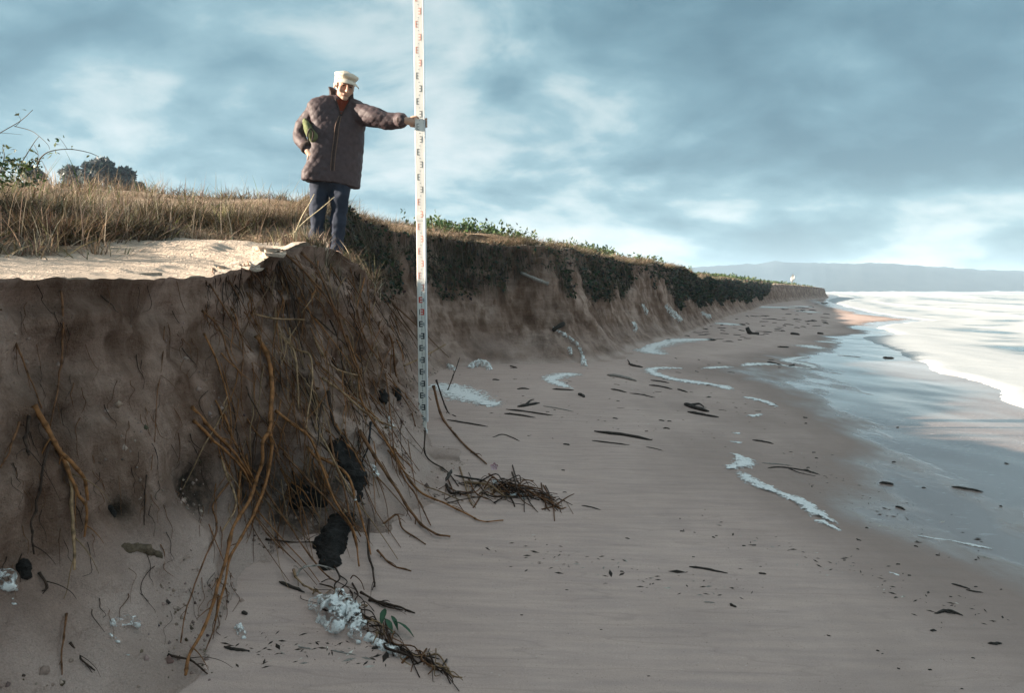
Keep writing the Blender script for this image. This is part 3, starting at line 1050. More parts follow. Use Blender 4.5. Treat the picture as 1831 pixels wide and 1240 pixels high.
# ---- leafy green cover along the crest beyond the staff
cd = INVIEW * (Qb > 0.5) * (Qb < 7) * smooth(7.5, 9.5, Yc) * smooth(-.17, -.10, Xc / Yc) * smooth(-0.15, 0.35, fbm(Xc * .55, Yc * .4, .3, 3, 411)) * np.interp(Qb, [0.4, 1.6, 3.5], [.12, .75, 1.0]) * np.interp(DIST, [8, 14, 30, 60, 100], [1, .8, .35, .12, .03])
P, ii, jj = sample_cells(cd, 3200)
D0 = np.hypot(P[:, 0], P[:, 1])
n = len(P)
nl = 12
hgt = rng.uniform(.08, .26, n) * (1 + 0.5 * (rng.uniform(size=n) < .12))
LP = np.repeat(P, nl, 0)
tt = rng.uniform(0.15, 1, n * nl)
LP[:, 2] += np.repeat(hgt, nl) * tt
LP[:, :2] += rng.normal(0, .035, (n * nl, 2)) * (1.3 - tt)[:, None] * np.repeat(np.interp(D0, [8, 30, 80], [1, 2.2, 5]), nl)[:, None]
ls = rng.uniform(.035, .075, n * nl) * np.repeat(np.interp(D0, [8, 20, 60], [1, 1.5, 3.2]), nl)
GR = np.array([(.045, .085, .028), (.065, .11, .035), (.10, .15, .05), (.035, .06, .025), (.16, .18, .07)])
o = leaves('leafy_ground_cover', LP, ls, pick(GR, n * nl, [.3, .3, .15, .2, .05]), M['leaf'], up=0.9)
tag(o, 'low green leafy ground cover along the dune crest', 'ground cover', None, 'stuff')

# ---- dark vegetation hanging over the lip of the far scarp
hn = smooth(-0.25, 0.5, fbm(ST[:-1, None] * 0.8, Zc * 0.4, 0.3, 3, 421))
hang_len = np.interp(Yc, [6, 8, 12, 16, 19, 40, 56, 62], [.30, .44, .46, .42, .62, .72, .7, .0])
hd_ = INVIEW * (((Vb >= 0) & (Vb < hang_len * (0.15 + 0.95 * hn * (1 - .75 * smooth(16, 20, Yc)) + .6 * smooth(16, 20, Yc)))) | ((Qb >= 0) & (Qb < 0.5))) * smooth(5.7, 6.4, Yc) * (Yc < 62) * (0.35 + 0.8 * hn + 0.6 * smooth(17, 22, Yc)) * np.interp(DIST, [7, 14, 30, 60], [1, .7, .3, .1])
P, ii, jj = sample_cells(hd_ * (0.55 + .45 * smooth(15, 19, Yc)) * np.where(Vb > .12, 1.0, .6), 30000)
n = len(P)
D0 = np.hypot(P[:, 0], P[:, 1])
outv = -np.stack([NIN[ii, 0], NIN[ii, 1], np.zeros(n)], 1)
P = P + outv * rng.uniform(0.0, 0.09, (n, 1))
DK = np.array([(.026, .042, .028), (.035, .055, .032), (.075, .06, .042), (.12, .095, .068), (.05, .07, .038)])
o = leaves('hanging_foliage', P, rng.uniform(.025, .075, n) * np.interp(D0, [8, 20, 60], [1, 1.9, 4]), pick(DK, n, [.2, .2, .22, .2, .18]), M['leaf'], up=-0.5, outward=outv * 0.6)
tag(o, 'dark green foliage hanging over the scarp lip', 'foliage', None, 'stuff')
P, ii, jj = sample_cells(hd_ * (Vb < 0.34) * (.2 + 1.1 * hn * hn), 20000)
n = len(P)
D0 = np.hypot(P[:, 0], P[:, 1])
outv = -np.stack([NIN[ii, 0], NIN[ii, 1]], 1)
P[:, :2] += outv * 0.04
ha = np.arctan2(outv[:, 1], outv[:, 0]) + rng.normal(0, .6, n)
o = ribbons('hanging_runners', P, ha, -rng.uniform(.10, .40, n), -rng.uniform(.05, .45, n), np.interp(D0, [7, 20, 60], [.006, .015, .05]) * rng.uniform(.7, 1.3, n),
            pick(np.array([(.14, .10, .07), (.22, .165, .12), (.08, .06, .045), (.06, .07, .045)]), n), M['blade'], 'dry brown grass and runners hanging from the far scarp lip', 'runners')


def clump(name, base, n, spread, hgt, lean, pal, label, cat, width=.006, headmu=0.0, headsd=1.6, group=None, flat=0.0):
    """one grass clump: blades and a dark heart of old blades"""
    t = empty(name, base)
    bx_, by_, bz_ = base
    for part, k, pl, sc in (('blades', n, pal, 1.0), ('dead_blades', n // 2, DRY * .55, .7)):
        px_ = rng.normal(0, spread[0], k)
        py_ = rng.normal(0, spread[1], k)
        pz_ = np.array([ground_z(bx_ + a, by_ + b) for a, b in zip(px_, py_)]) - bz_
        ok = np.abs(pz_) < .16 + .25 * np.hypot(px_, py_)          # none where the ground drops away
        px_, py_, pz_ = px_[ok], py_[ok], pz_[ok]
        k = len(px_)
        Pp = np.stack([px_, py_, pz_], 1)
        hd1 = np.where(rng.uniform(size=k) < .5, np.arctan2(py_, px_) + rng.normal(0, .6, k), rng.normal(headmu, headsd, k))
        ribbons(part, Pp, hd1, rng.uniform(.5, 1.1, k) * hgt * sc, np.clip(rng.normal(lean, .25, k), .02, 1.0), rng.uniform(.7, 1.4, k) * width,
                pick(pl, k), M['blade'], parent=t)['kind'] = 'stuff'
    tag(t, label, cat, group)
    return t


b0 = dune_hit(222, 426)
clump('grass_clump', tuple(b0), 1300, (.11, .07), .22, .8, DRY * np.array([.48, .5, .48]), 'big dark tangled grass clump on the bare sand shelf', 'grass clump', .006, 0.3, 1.5)
b0 = dune_hit(80, 428)
clump('grass_clump', tuple(b0), 1100, (.16, .08), .22, .8, DRY * np.array([.72, .66, .6]), 'spreading brown grass clump at the edge of the bare sand shelf', 'grass clump', .006, 0.3, 1.5)
def near_hit(a, b, ymax=6.0):
    while b < 900:
        h = dune_hit(a, b)
        if h[1] < ymax:
            return h
        b += 3
    return h


b0 = near_hit(668, 478)
clump('grass_clump', tuple(b0), 420, (.06, .05), .30, .85, DRY * 1.25, 'pale straw tuft drooping over the scarp beside the staff', 'grass tuft', .005, 3.4, .45)
b0 = dune_hit(398, 402)
clump('grass_clump', tuple(b0), 90, (.03, .03), .22, .5, np.array([(.40, .38, .2), (.28, .3, .14), (.5, .42, .26)]), 'small upright green and straw tuft on the sand shelf', 'grass tuft', .006)
b0 = dune_hit(690, 448)
clump('grass_clump', tuple(b0), 240, (.14, .10), .22, .7, DRY, 'wispy dry tuft on the slope behind the standing man', 'grass tuft', .005)
b0 = dune_hit(470, 398)
clump('grass_clump', tuple(b0), 160, (.10, .05), .20, .6, DRY, 'short dry tuft on the sand shelf near the man', 'grass tuft', .005)

b0 = dune_hit(575, 447)
clump('grass_clump', tuple(b0), 420, (.14, .06), .19, .6, DRY, 'sparse short grass hiding the shoes of the man', 'grass tuft', .005)
b0 = near_hit(640, 462)
clump('grass_clump', tuple(b0), 160, (.10, .05), .20, .85, DRY * 1.1, 'straw tuft hanging over the headland lip below the man', 'grass tuft', .005, 5.2, .6)
b0 = dune_hit(520, 400)
clump('grass_clump', tuple(b0), 260, (.10, .10), .26, .6, DRY * .9, 'dense brown tuft close against the legs of the man', 'grass tuft', .005)
for (px_, py_, lab) in ((652, 402, 'dry tuft on the slope just behind the legs of the man'), (685, 425, 'draped dry tuft midway between the man and the staff'), (722, 440, 'dry tuft hanging right behind the staff'),
                        (700, 466, 'dry tuft above the pale straw tuft beside the staff'), (640, 436, 'brown tuft low on the slope beside the shoes of the man'), (668, 410, 'brown tuft on the slope top between man and staff'),
                        (780, 432, 'shaded tuft on the far scarp lip just past the staff')):
    b0 = dune_hit(px_, py_)
    clump('grass_clump', tuple(b0), 260, (.13, .09), .26, .85, DRY * .95, lab, 'grass tuft', .006, -.6, .9)
for (px_, py_, sc_, lab) in ((40, 392, 1.0, 'dark tussock behind the spreading clump at the photo edge'), (120, 394, .9, 'dark tussock in front of the widest tree'), (300, 396, .9, 'dark tussock at the back of the bare sand shelf'),
                             (345, 400, .8, 'olive tussock on the grassy rise left of the man'), (430, 404, .9, 'dark low tussock between the sand shelf and the man'), (262, 398, .8, 'brown tussock below the smallest tree')):
    b0 = dune_hit(px_, py_)
    clump('grass_clump', tuple(b0), 420, (.14 * sc_, .10 * sc_), .30 * sc_, .75, DRY * np.array([.5, .54, .5]), lab, 'grass clump', .006, .2, 1.4)
# grass leaning out over the far lip
P, ii, jj = sample_cells(INVIEW * (Qb >= 0) * (Qb < .4) * smooth(6.2, 7, Yc) * (Yc < 40) * np.interp(DIST, [7, 14, 40], [1, .6, .1]) * (.25 + smooth(-.3, .4, fbm(Xc * 1.5, Yc * 1.5, .2, 2, 431))), 9000)
n = len(P)
D0 = np.hypot(P[:, 0], P[:, 1])
ha = np.arctan2(-NIN[ii, 1], -NIN[ii, 0]) + rng.normal(0, .7, n)
ribbons('lip_grass', P, ha, rng.uniform(.1, .3, n), np.clip(rng.normal(.85, .15, n), .4, 1), np.interp(D0, [7, 20, 40], [.006, .012, .025]) * rng.uniform(.7, 1.3, n), pick(DRY, n), M['blade'],
        'dry grass leaning out over the far scarp lip', 'grass')
# long pale stems leaning in front of the man's legs
st = empty('reed_stems', tuple(at(560, 405, 5.2)))
o0 = np.array(st.location)
for pts in ([(520, 424), (543, 398), (575, 372), (598, 352)], [(524, 430), (538, 392), (553, 365), (562, 347)], [(470, 487), (510, 462), (535, 445)], [(515, 422), (540, 437), (556, 458)], [(495, 432), (513, 420), (545, 416)]):
    Pw = catmull([at(a, b, 5.1 if b < 440 else 4.75) for a, b in pts], 6) - o0
    V_, F_ = tube(Pw, np.linspace(.006, .0025, len(Pw)), 5)
    mesh_from('stem', V_, F_, M['root'], st, True, {'tint': np.tile((.52, .45, .30), (len(V_), 1))})
tag(st, 'long pale broken reed stems leaning before the man', 'reed')


# ---- plant with arching stems at the left edge
def arching_plant():
    base = at(20, 330, 4.6)
    base[2] = ground_z(base[0], base[1])
    t = empty('shrub', tuple(base))
    stems = [([(-70, 300), (-20, 262), (0, 238), (27, 213), (55, 195)], .004), ([(19, 224), (27, 213), (25, 205), (19, 197)], .0018), ([(18, 223), (50, 232), (82, 250), (95, 262), (98, 270)], .0025),
             ([(28, 290), (40, 272), (60, 254), (75, 246)], .0035), ([(68, 300), (80, 284), (100, 273), (125, 267), (150, 270), (170, 278)], .0045), ([(60, 259), (72, 275), (73, 287)], .0018),
             ([(122, 267), (116, 255), (111, 247)], .0016), ([(-5, 238), (12, 237), (32, 238)], .0016), ([(45, 296), (62, 285), (70, 292)], .003), ([(0, 310), (5, 280), (3, 262)], .004)]
    for pts, r in stems:
        Pw = catmull([at(a, b, 4.6) + np.array([0, .05 * math.sin(a * .05), 0]) for a, b in pts], 5) - base
        V_, F_ = tube(Pw, np.linspace(r, r * .45, len(Pw)), 5)
        mesh_from('stem', V_, F_, M['root'], t, True, {'tint': np.tile((.10, .075, .05), (len(V_), 1))})
    spots = [(8, 265), (4, 272), (14, 270), (20, 285), (26, 280), (34, 288), (30, 296), (10, 290), (2, 285), (6, 300), (18, 300), (40, 302), (58, 258), (60, 271), (64, 270), (90, 253), (94, 258), (96, 264), (92, 262), (104, 275), (96, 272), (111, 247), (112, 256),
             (128, 267), (134, 267), (170, 281), (104, 278), (38, 205), (44, 202), (76, 284), (84, 281), (-10, 280), (-15, 290), (-6, 268), (-20, 300)]
    Pl = np.array([at(a, b, 4.6) + rng.normal(0, .015, 3) for a, b in spots for _ in range(4 if (a < 45 and b > 255) else 1)]) - base
    leaves('leaves', Pl, rng.uniform(.025, .055, len(Pl)), pick(GR * .7, len(Pl)), M['leaf'], up=-.1, parent=t, ratio=.5)
    low = np.array([at(rng.uniform(-60, 75), rng.uniform(285, 335), rng.uniform(4.5, 5.0)) for _ in range(420)]) - base
    leaves('lower_leaves', low, rng.uniform(.02, .045, 420), pick(GR * .7, 420), M['leaf'], up=.1, parent=t, ratio=.5)
    tag(t, 'leafy green shrub with long arching bare stems at the photo edge', 'shrub')


arching_plant()


# ---- far trees behind the dune
def tree(cx_, top, bot, half, Yd, label):
    pb = at(cx_, bot, Yd)
    g = ground_z(pb[0], pb[1])
    base = np.array([pb[0], pb[1], g])
    t = empty('tree', tuple(base))
    pt = at(cx_, top, Yd)
    rw = half / FPX * Yd
    hC = pt[2] - g
    V_, F_ = tube(catmull([(0, 0, -.3), (.15, .1, hC * .3), (-.1, 0, hC * .6), (0.05, 0, hC * .86)], 6), np.linspace(.26, .06, 19), 7)
    tr = mesh_from('trunk', V_, F_, M['palewood'], t)
    lobes = []
    rl = random.Random(int(cx_))
    for k in range(11):
        a = rl.uniform(0, 6.28)
        rr = rl.uniform(.25, .78) * rw
        z = hC - rw * rl.uniform(.38, 1.7)
        rr = rr * min(1.0, .45 + (hC - z) / rw * .5)
        c = np.array([rr * math.cos(a), rr * math.sin(a), z])
        lobes.append((c, rl.uniform(.28, .5) * rw))
        V_, F_ = tube(catmull([(0, 0, z * .55), c * np.array([.5, .5, .8]), c], 4), np.linspace(.1, .03, 9), 5)
        mesh_from('limb', V_, F_, M['palewood'], tr)
    Pl = []
    for c, r_ in lobes:
        m_ = rng.normal(size=(420, 3))
        m_ = m_ / np.linalg.norm(m_, axis=1)[:, None] * (rng.uniform(.35, 1, (420, 1)) ** .5) * r_
        m_[:, 2] *= .72
        Pl.append(m_ + c)
    Pl = np.vstack(Pl)
    leaves('crown', Pl, rng.uniform(.22, .5, len(Pl)), pick(np.array([(.10, .13, .135), (.13, .16, .16), (.075, .095, .105)]), len(Pl)), M['leaf'], up=.1, parent=t)  # leaf colour shifted to blue-grey to imitate distance haze
    tag(t, label, 'tree', 'trees beyond the dune')


tree(145, 278, 372, 44, 52, 'widest rounded dark tree standing behind the dune grass')
tree(190, 284, 372, 24, 55, 'narrow dark tree in the middle of three behind the dune')
tree(231, 297, 372, 24, 56, 'small low dark tree rightmost of three behind the dune')
tree(62, 294, 372, 20, 58, 'faint dark tree behind the leafy shrub')


# ------------------------------------------------------------------ survey staff
def survey_staff():
    YS = 5.2
    foot = beach_hit(756, 776)
    xs = foot[0]
    foot = np.array([xs, foot[1], foot[2]])
    t = empty('survey_staff', tuple(foot))
    white = mat_noise('staff_white_paint', (0.66, 0.65, 0.61), (0.78, 0.77, 0.73), 7, 0.45, 0.05, spec=.4, scl=(6, 6, 1))
    alu = mat_noise('staff_aluminium', (0.60, 0.62, 0.63), (0.72, 0.73, 0.74), 25, 0.35, 0.05, spec=.5)
    mred = mat_noise('staff_red_print', (.50, .05, .035), (.58, .09, .06), 60, .6, 0)
    mred_glare = mat_noise('staff_glare_red_print', (.62, .22, .16), (.68, .38, .30), 120, .6, 0)  # red print paled to imitate glare where sun strikes the staff
    mblk = mat_noise('staff_black_print', (.015, .02, .025), (.04, .045, .05), 60, .6, 0)
    mblk_glare = mat_noise('staff_glare_black_print', (.10, .105, .105), (.26, .265, .26), 120, .6, 0)  # black print paled to imitate the same sun glare
    mgry = mat_noise('staff_grey_print', (.26, .28, .28), (.38, .4, .4), 60, .6, 0)

    def box(x0, x1, y0, y1, z0, z1, bev=0.0):
        b = min(bev, (x1 - x0) * .3, (y1 - y0) * .3)
        pr = [(x0 + b, y0), (x1 - b, y0), (x1, y0 + b), (x1, y1 - b), (x1 - b, y1), (x0 + b, y1), (x0, y1 - b), (x0, y0 + b)] if b > 0 else [(x0, y0), (x1, y0), (x1, y1), (x0, y1)]
        k = len(pr)
        V = [(x, y, z0) for x, y in pr] + [(x, y, z1) for x, y in pr]
        F = [tuple(range(k - 1, -1, -1)), tuple(range(k, 2 * k))] + [(i, (i + 1) % k, k + (i + 1) % k, k + i) for i in range(k)]
        return V, F

    def part(name, args, mat, parent=t):
        V, F = box(*args)
        return mesh_from(name, V, F, mat, parent, False)
    hw = .033
    part('foot', (-.036, .038, -.004, .04, -.015, .03, .004), alu)
    part('lower_section', (-hw, hw - .004, .0, .034, .02, 1.80, .003), white)
    part('side_rail', (hw - .0035, hw + .012, -.005, .037, .10, 1.815, .003), alu)
    part('upper_section', (-hw - .002, hw + .006, .004, .030, 1.80, 4.3, .003), white)
    part('joint_collar', (-hw - .005, hw + .010, -.003, .0375, 1.775, 1.825, .003), white)
    part('section_edge', (hw + .0065, hw + .011, .002, .032, 1.826, 4.28, .001), alu)
    part('clamp', (hw + .0115, hw + .016, .004, .028, 2.44, 2.58, .001), alu)

    def emark(zc, left, mat, thin, y, red1=False):
        h = .05
        w = .030 if not thin else .020
        th = .010 if not thin else .005
        x0 = -.020 if left else .024 - w
        mb = MB()
        sx = x0 if left else x0 + w - (.010 if not thin else .006)
        bw = .010 if not thin else .006
        mb.add(*box(sx, sx + bw, y - .0012, y - .0002, zc - h / 2, zc + h / 2))
        for k in (-1, 0, 1):
            z = zc + k * (h / 2 - th / 2)
            a, b = (sx + bw, x0 + w) if left else (x0, sx)
            mb.add(*box(a, b, y - .0012, y - .0002, z - th / 2, z + th / 2))
        return mb.build('graduation_mark', mat, t, False)
    for k in range(1, 41):
        zc = 0.1 * k - .075
        # black, red, black, red by the metre
        red = ((k - 1) // 10) % 2 == 1
        up = zc > 1.15  # above the shadow line: print paled and thinned to imitate sun glare
        y = 0.0 if zc < 1.77 else .004
        if abs(zc - 1.80) < .03:
            y = -.003
        mat = (mred_glare if up else mred) if red else (mblk_glare if up else mblk)
        o = emark(zc, k % 2 == 0, mat, up, y)
        if not up:
            if k == 11:
                V, F = box(-.018, -.012, y - .0011, y - .0002, zc - .024, zc + .024)
            else:
                x0 = .011 if k % 2 == 0 else -.020
                V, F = box(x0, x0 + .014, y - .0011, y - .0002, zc - .016, zc + .014)
            mesh_from('numeral_patch', V, F, mblk if k == 11 else mgry, t, False)
        for q in (-1, 0, 1):
            if up and q:
                continue
            zz_ = zc + .05 + q * .013
            if abs(zz_ - 1.80) < .03:
                continue
            V, F = box(.0, .006, y - .0011, y - .0002, zz_ - .003, zz_ + .003)
            mesh_from('graduation_dot', V, F, mgry if up else mblk, t, False)  # upper dots greyed for the imitated glare
    tag(t, 'tall white survey staff with red and black E marks held upright', 'survey staff')
    return foot


STAFF = survey_staff()
# ------------------------------------------------------------------ the man
def ball(c, r, seg=16, rings=10, rot=None):
    r = np.broadcast_to(np.asarray(r, float), (3,))
    V = [(0, 0, -1)]
    for i in range(1, rings):
        a = -math.pi / 2 + math.pi * i / rings
        for j in range(seg):
            b = 2 * math.pi * j / seg
            V.append((math.cos(a) * math.cos(b), math.cos(a) * math.sin(b), math.sin(a)))
    V.append((0, 0, 1))
    F = []
    for j in range(seg):
        F.append((0, 1 + (j + 1) % seg, 1 + j))
    for i in range(rings - 2):
        for j in range(seg):
            a, b = 1 + i * seg + j, 1 + i * seg + (j + 1) % seg
            F.append((a, b, b + seg, a + seg))
    n = len(V) - 1
    for j in range(seg):
        F.append((n, 1 + (rings - 2) * seg + j, 1 + (rings - 2) * seg + (j + 1) % seg))
    V = np.array(V) * r
    if rot is not None:
        V = V @ np.array(rot).T
    return V + np.asarray(c, float), F


def limb(mb, pts, rads, k=6, sides=12):
    """tapered limb as a tube with ball ends"""
    P = catmull(pts, k)
    rr = np.interp(np.linspace(0, 1, len(P)), np.linspace(0, 1, len(rads)), rads)
    V, F = tube(P, rr, sides)
    mb.add(V, F)
    mb.add(*ball(P[0], rr[0], 12, 8))
    mb.add(*ball(P[-1], rr[-1], 12, 8))


def remesh(mb, name, mat, voxel, parent=None, smooth_it=2, base=None, disp=None, attrs_fn=None):
    o = mesh_from('tmp', np.vstack(mb.V), mb.F, None)
    md = o.modifiers.new('r', 'REMESH')
    md.mode = 'VOXEL'
    md.voxel_size = voxel
    if smooth_it:
        sm = o.modifiers.new('s', 'SMOOTH')
        sm.factor = .5
        sm.iterations = smooth_it
    dg = bpy.context.evaluated_depsgraph_get()
    me = bpy.data.meshes.new_from_object(o.evaluated_get(dg))
    bpy.data.objects.remove(o)
    me.name = name
    nV = len(me.vertices)
    co = np.zeros(nV * 3, np.float32)
    me.vertices.foreach_get('co', co)
    co = co.reshape(-1, 3).astype(float)
    if disp is not None:
        nr = np.zeros(nV * 3, np.float32)
        me.vertices.foreach_get('normal', nr)
        co = disp(co, nr.reshape(-1, 3).astype(float))
    if attrs_fn is not None:
        a = me.attributes.new('tint', 'FLOAT_COLOR', 'POINT')
        cc = np.hstack([attrs_fn(co), np.ones((nV, 1))]).astype(np.float32)
        a.data.foreach_set('color', cc.ravel())
    if base is not None:
        co = co - base
    me.vertices.foreach_set('co', co.astype(np.float32).ravel())
    me.polygons.foreach_set('use_smooth', np.ones(len(me.polygons), bool))
    me.materials.clear()
    me.materials.append(mat)
    me.update()
    o = bpy.data.objects.new(name, me)
    COL.objects.link(o)
    if parent:
        o.parent = parent
    if base is not None and not parent:
        o.location = base
    return o


def build_person():
    YM = 5.55
    A = lambda px, py, y=YM: at(px, py, y)
    base = A(588, 462)
    gz = ground_z(base[0], base[1])
    print('man ground gap', base[2] - gz)
    skin = mat_tint('skin', .55, .12, 60, 0, .35)
    # head frame: x to his left (picture right), -y front, z up; turned to the staff and bowed
    hc = A(616, 154, 5.50)
    HR = np.array(Matrix.Rotation(R(32), 3, 'Z') @ Matrix.Rotation(R(18), 3, 'X') @ Matrix.Rotation(R(7), 3, 'Y'))
    hp = lambda x, y, z: hc + HR @ np.array([x, y, z])

    def hball(mb, c, r, seg=16, rings=10):
        mb.add(*ball(hp(*c), r, seg, rings, HR))
    b = MB()
    # skull, jaw, cheeks, brow, nose, ears
    hball(b, (0, .012, .028), (.072, .090, .092))
    hball(b, (0, -.018, -.045), (.056, .062, .072))
    hball(b, (0, -.055, -.092), (.027, .024, .022))
    for s in (-1, 1):
        hball(b, (s * .040, -.052, -.028), (.024, .024, .026))
        hball(b, (s * .028, -.074, .022), (.025, .012, .010))
        hball(b, (s * .077, .012, -.008), (.009, .020, .032))
    for k in range(6):
        f = k / 5
        hball(b, (0, -.082 - .024 * f, .012 - .045 * f), (.010 + .006 * f,) * 3, 10, 8)
    for s in (-1, 1):
        hball(b, (s * .012, -.096, -.035), (.009, .010, .008), 10, 8)
    hball(b, (0, -.081, -.064), (.026, .009, .007))
    # neck, trunk, legs
    limb(b, [hp(0, .02, -.05), A(607, 196, 5.555)], [.055, .062])
    limb(b, [A(605, 212), A(602, 255), A(594, 308)], [.095, .095, .085])
    limb(b, [A(570, 204, 5.56), A(638, 206, 5.55)], [.05, .05])
    limb(b, [A(575, 325), A(566, 395, 5.53), A(564, 452, 5.55)], [.060, .042, .034])
    limb(b, [A(608, 325), A(604, 393, 5.55), A(599, 452, 5.55)], [.060, .042, .034])
    for px in (562, 602):
        limb(b, [A(px, 455, 5.56), A(px + 4, 459, 5.36)], [.04, .035])
    # right arm bent, its hand in the pocket
    limb(b, [A(561, 204, 5.57), A(536, 240, 5.55), A(549, 265, 5.44), A(551, 270, 5.42)], [.045, .034, .028, .027])
    limb(b, [A(551, 270, 5.42), A(558, 278, 5.42)], [.030, .034])
    for k in range(4):
        limb(b, [A(556 + k * 2, 279 - k, 5.42), A(560 + k * 2, 290 - k, 5.42), A(562 + k * 2, 297 - k, 5.43)], [.009, .008, .007], 3, 8)
    limb(b, [A(552, 274, 5.40), A(550, 285, 5.40)], [.010, .008], 3, 8)
    # left arm stretched to the staff
    sx = STAFF[0] + .002
    sy = STAFF[1]
    wrist = np.array([sx - .125, sy - .005, A(733, 215, sy)[2]])
    zh = wrist[2] - .008
    limb(b, [A(638, 206, 5.55), A(668, 212, 5.47), A(692, 216, (5.52 + sy) / 2 + .03), A(714, 216, sy + .10), wrist], [.045, .04, .035, .031, .028])
    palm = np.array([sx - .062, sy + .012, zh])
    limb(b, [wrist, wrist * .4 + palm * .6, palm], [.029, .030, .030])
    for k in range(4):
        zz_ = zh + .030 - k * .020
        ln = (1.0, 1.06, 1.0, .85)[k]
        pts = [palm + np.array([-.01, .012, zz_ - zh]), np.array([sx - .030, sy + .050, zz_]), np.array([sx + .022 * ln, sy + .056, zz_ - .002]), np.array([sx + .053, sy + .036, zz_ - .004]), np.array([sx + .056, sy + .012, zz_ - .005])]
        limb(b, pts, [.0105, .010, .0095, .0088, .0078], 4, 8)
    limb(b, [palm + np.array([-.015, -.012, .018]), np.array([sx - .050, sy - .010, zh + .030]), np.array([sx - .022, sy - .016, zh + .032]), np.array([sx - .004, sy - .014, zh + .022])], [.014, .0115, .010, .008], 4, 8)

    def skin_col(co):
        c = np.tile(np.array([.46, .295, .22]), (len(co), 1))
        loc = (co - hc) @ HR
        hd = np.exp(-(((loc[:, 0]) / .05) ** 2 + ((loc[:, 1] + .10) / .03) ** 2 + ((loc[:, 2] + .03) / .03) ** 2))
        c = c * (1 - .25 * hd[:, None]) + np.array([.55, .20, .14]) * .25 * hd[:, None]
        lip = np.exp(-((loc[:, 0] / .024) ** 4 + ((loc[:, 2] + .066) / .008) ** 2)) * (loc[:, 1] < -.05)
        c = c * (1 - .6 * lip[:, None]) + np.array([.25, .09, .07]) * .6 * lip[:, None]
        return c
    body = remesh(b, 'person', skin, .0055, None, 2, base, None, skin_col)
    # eyes and brows
    me_ = mat_noise('eye_dark', (.02, .015, .012), (.05, .04, .035), 50, .3, 0)
    br = mat_noise('grey_brow', (.20, .17, .15), (.34, .30, .27), 90, .9, .4)
    for s in (-1, 1):
        V, F = ball(hp(s * .030, -.071, .004), (.013, .009, .006), 10, 8, HR)
        mesh_from('eye', V - base, F, me_, body)
        V, F = ball(hp(s * .031, -.083, .022), (.018, .006, .004), 10, 8, HR)
        mesh_from('eyebrow', V - base, F, br, body)
    # hair
    hm = MB()
    for s in (-1, 1):
        hball(hm, (s * .066, .020, .030), (.016, .040, .035))
        hball(hm, (s * .070, -.012, .012), (.010, .014, .030))
    hball(hm, (0, .075, .0), (.060, .030, .050))
    hair = mat_noise('white_hair', (.55, .52, .48), (.75, .72, .68), 140, .8, .8, .004)
    remesh(hm, 'hair', hair, .005, body, 2, base)
    # cap
    cloth = mat_noise('cream_cap_cloth', (.47, .42, .345), (.58, .525, .44), 45, .9, .5, .006)
    cm = MB()
    hball(cm, (0, .008, .076), (.093, .112, .032), 20, 12)
    hball(cm, (0, -.034, .084), (.091, .080, .028), 20, 12)
    hball(cm, (0, .010, .056), (.084, .104, .026), 20, 12)

    def folds(co, nr):
        loc = (co - hc) @ HR
        f = .002 * np.sin(loc[:, 2] * 190 + loc[:, 0] * 25) + .004 * fbm(co[:, 0] * 28, co[:, 1] * 28, co[:, 2] * 28, 2, 5)
        return co + nr * f[:, None]
    cap = remesh(cm, 'cap', cloth, .006, body, 2, base, folds)
    V = []
    na, nb = 15, 6
    for side in (0, 1):
        for i in range(na):
            a = R(-62 + 124 * i / (na - 1))
            for k in range(nb):
                f = k / (nb - 1)
                rr = .078 + .062 * f * math.cos(a * .9)
                V.append(hp(.98 * rr * math.sin(a), -.010 - rr * math.cos(a) * 1.06, .060 - .032 * f ** 1.2 - .020 * (math.sin(a) ** 2) - side * .006))
    F = []
    for i in range(na - 1):
        for k in range(nb - 1):
            q = i * nb + k
            F.append((q, q + nb, q + nb + 1, q + 1))
            q += na * nb
            F.append((q + 1, q + nb + 1, q + nb, q))
    for i in range(na - 1):
        q, w = i * nb + nb - 1, na * nb + i * nb + nb - 1
        F.append((q, q + nb, w + nb, w))
    mesh_from('peak', np.array(V) - base, F, cloth, cap)
    # sweater
    sw = mat_noise('rust_sweater', (.10, .020, .010), (.16, .035, .016), 90, .95, .6, .004)
    sm = MB()
    limb(sm, [A(609, 178, 5.535), A(608, 192, 5.53)], [.062, .066])
    remesh(sm, 'sweater', sw, .008, body, 2, base)
    # trousers
    tr = mat_noise('navy_trousers', (.020, .026, .042), (.034, .042, .062), 18, .85, .35, .01, scl=(1, 1, .3))
    tm = MB()
    limb(tm, [A(573, 318), A(567, 395, 5.53), A(566, 455, 5.55)], [.088, .068, .058])
    limb(tm, [A(609, 318), A(605, 393, 5.55), A(600, 455, 5.55)], [.086, .068, .058])
    limb(tm, [A(580, 322), A(603, 322)], [.112, .112])
    remesh(tm, 'trousers', tr, .011, body, 3, base, lambda co, nr: co + nr * (.017 * fbm(co[:, 0] * 8, co[:, 1] * 8, co[:, 2] * 9, 3, 71))[:, None])
    # shoes
    sh = mat_noise('brown_leather', (.03, .02, .014), (.06, .042, .03), 30, .5, .2)
    for px in (563, 602):
        m2 = MB()
        limb(m2, [A(px, 457, 5.58), A(px + 2, 459, 5.48), A(px + 4, 460, 5.34)], [.042, .047, .038])
        remesh(m2, 'shoe', sh, .01, body, 2, base)
    # quilted coat
    jm_ = MB()
    rows = [(173, 597, 627, .062, 5.565), (178, 580, 640, .088, 5.56), (184, 564, 650, .104, 5.555), (193, 557, 653, .115, 5.55), (208, 560, 652, .122, 5.545), (230, 564, 648, .125, 5.54), (260, 561, 646, .13, 5.54), (290, 554, 643, .138, 5.54), (315, 547, 641, .144, 5.54), (330, 546, 639, .142, 5.54)]
    seg = 28
    V, F = [], []
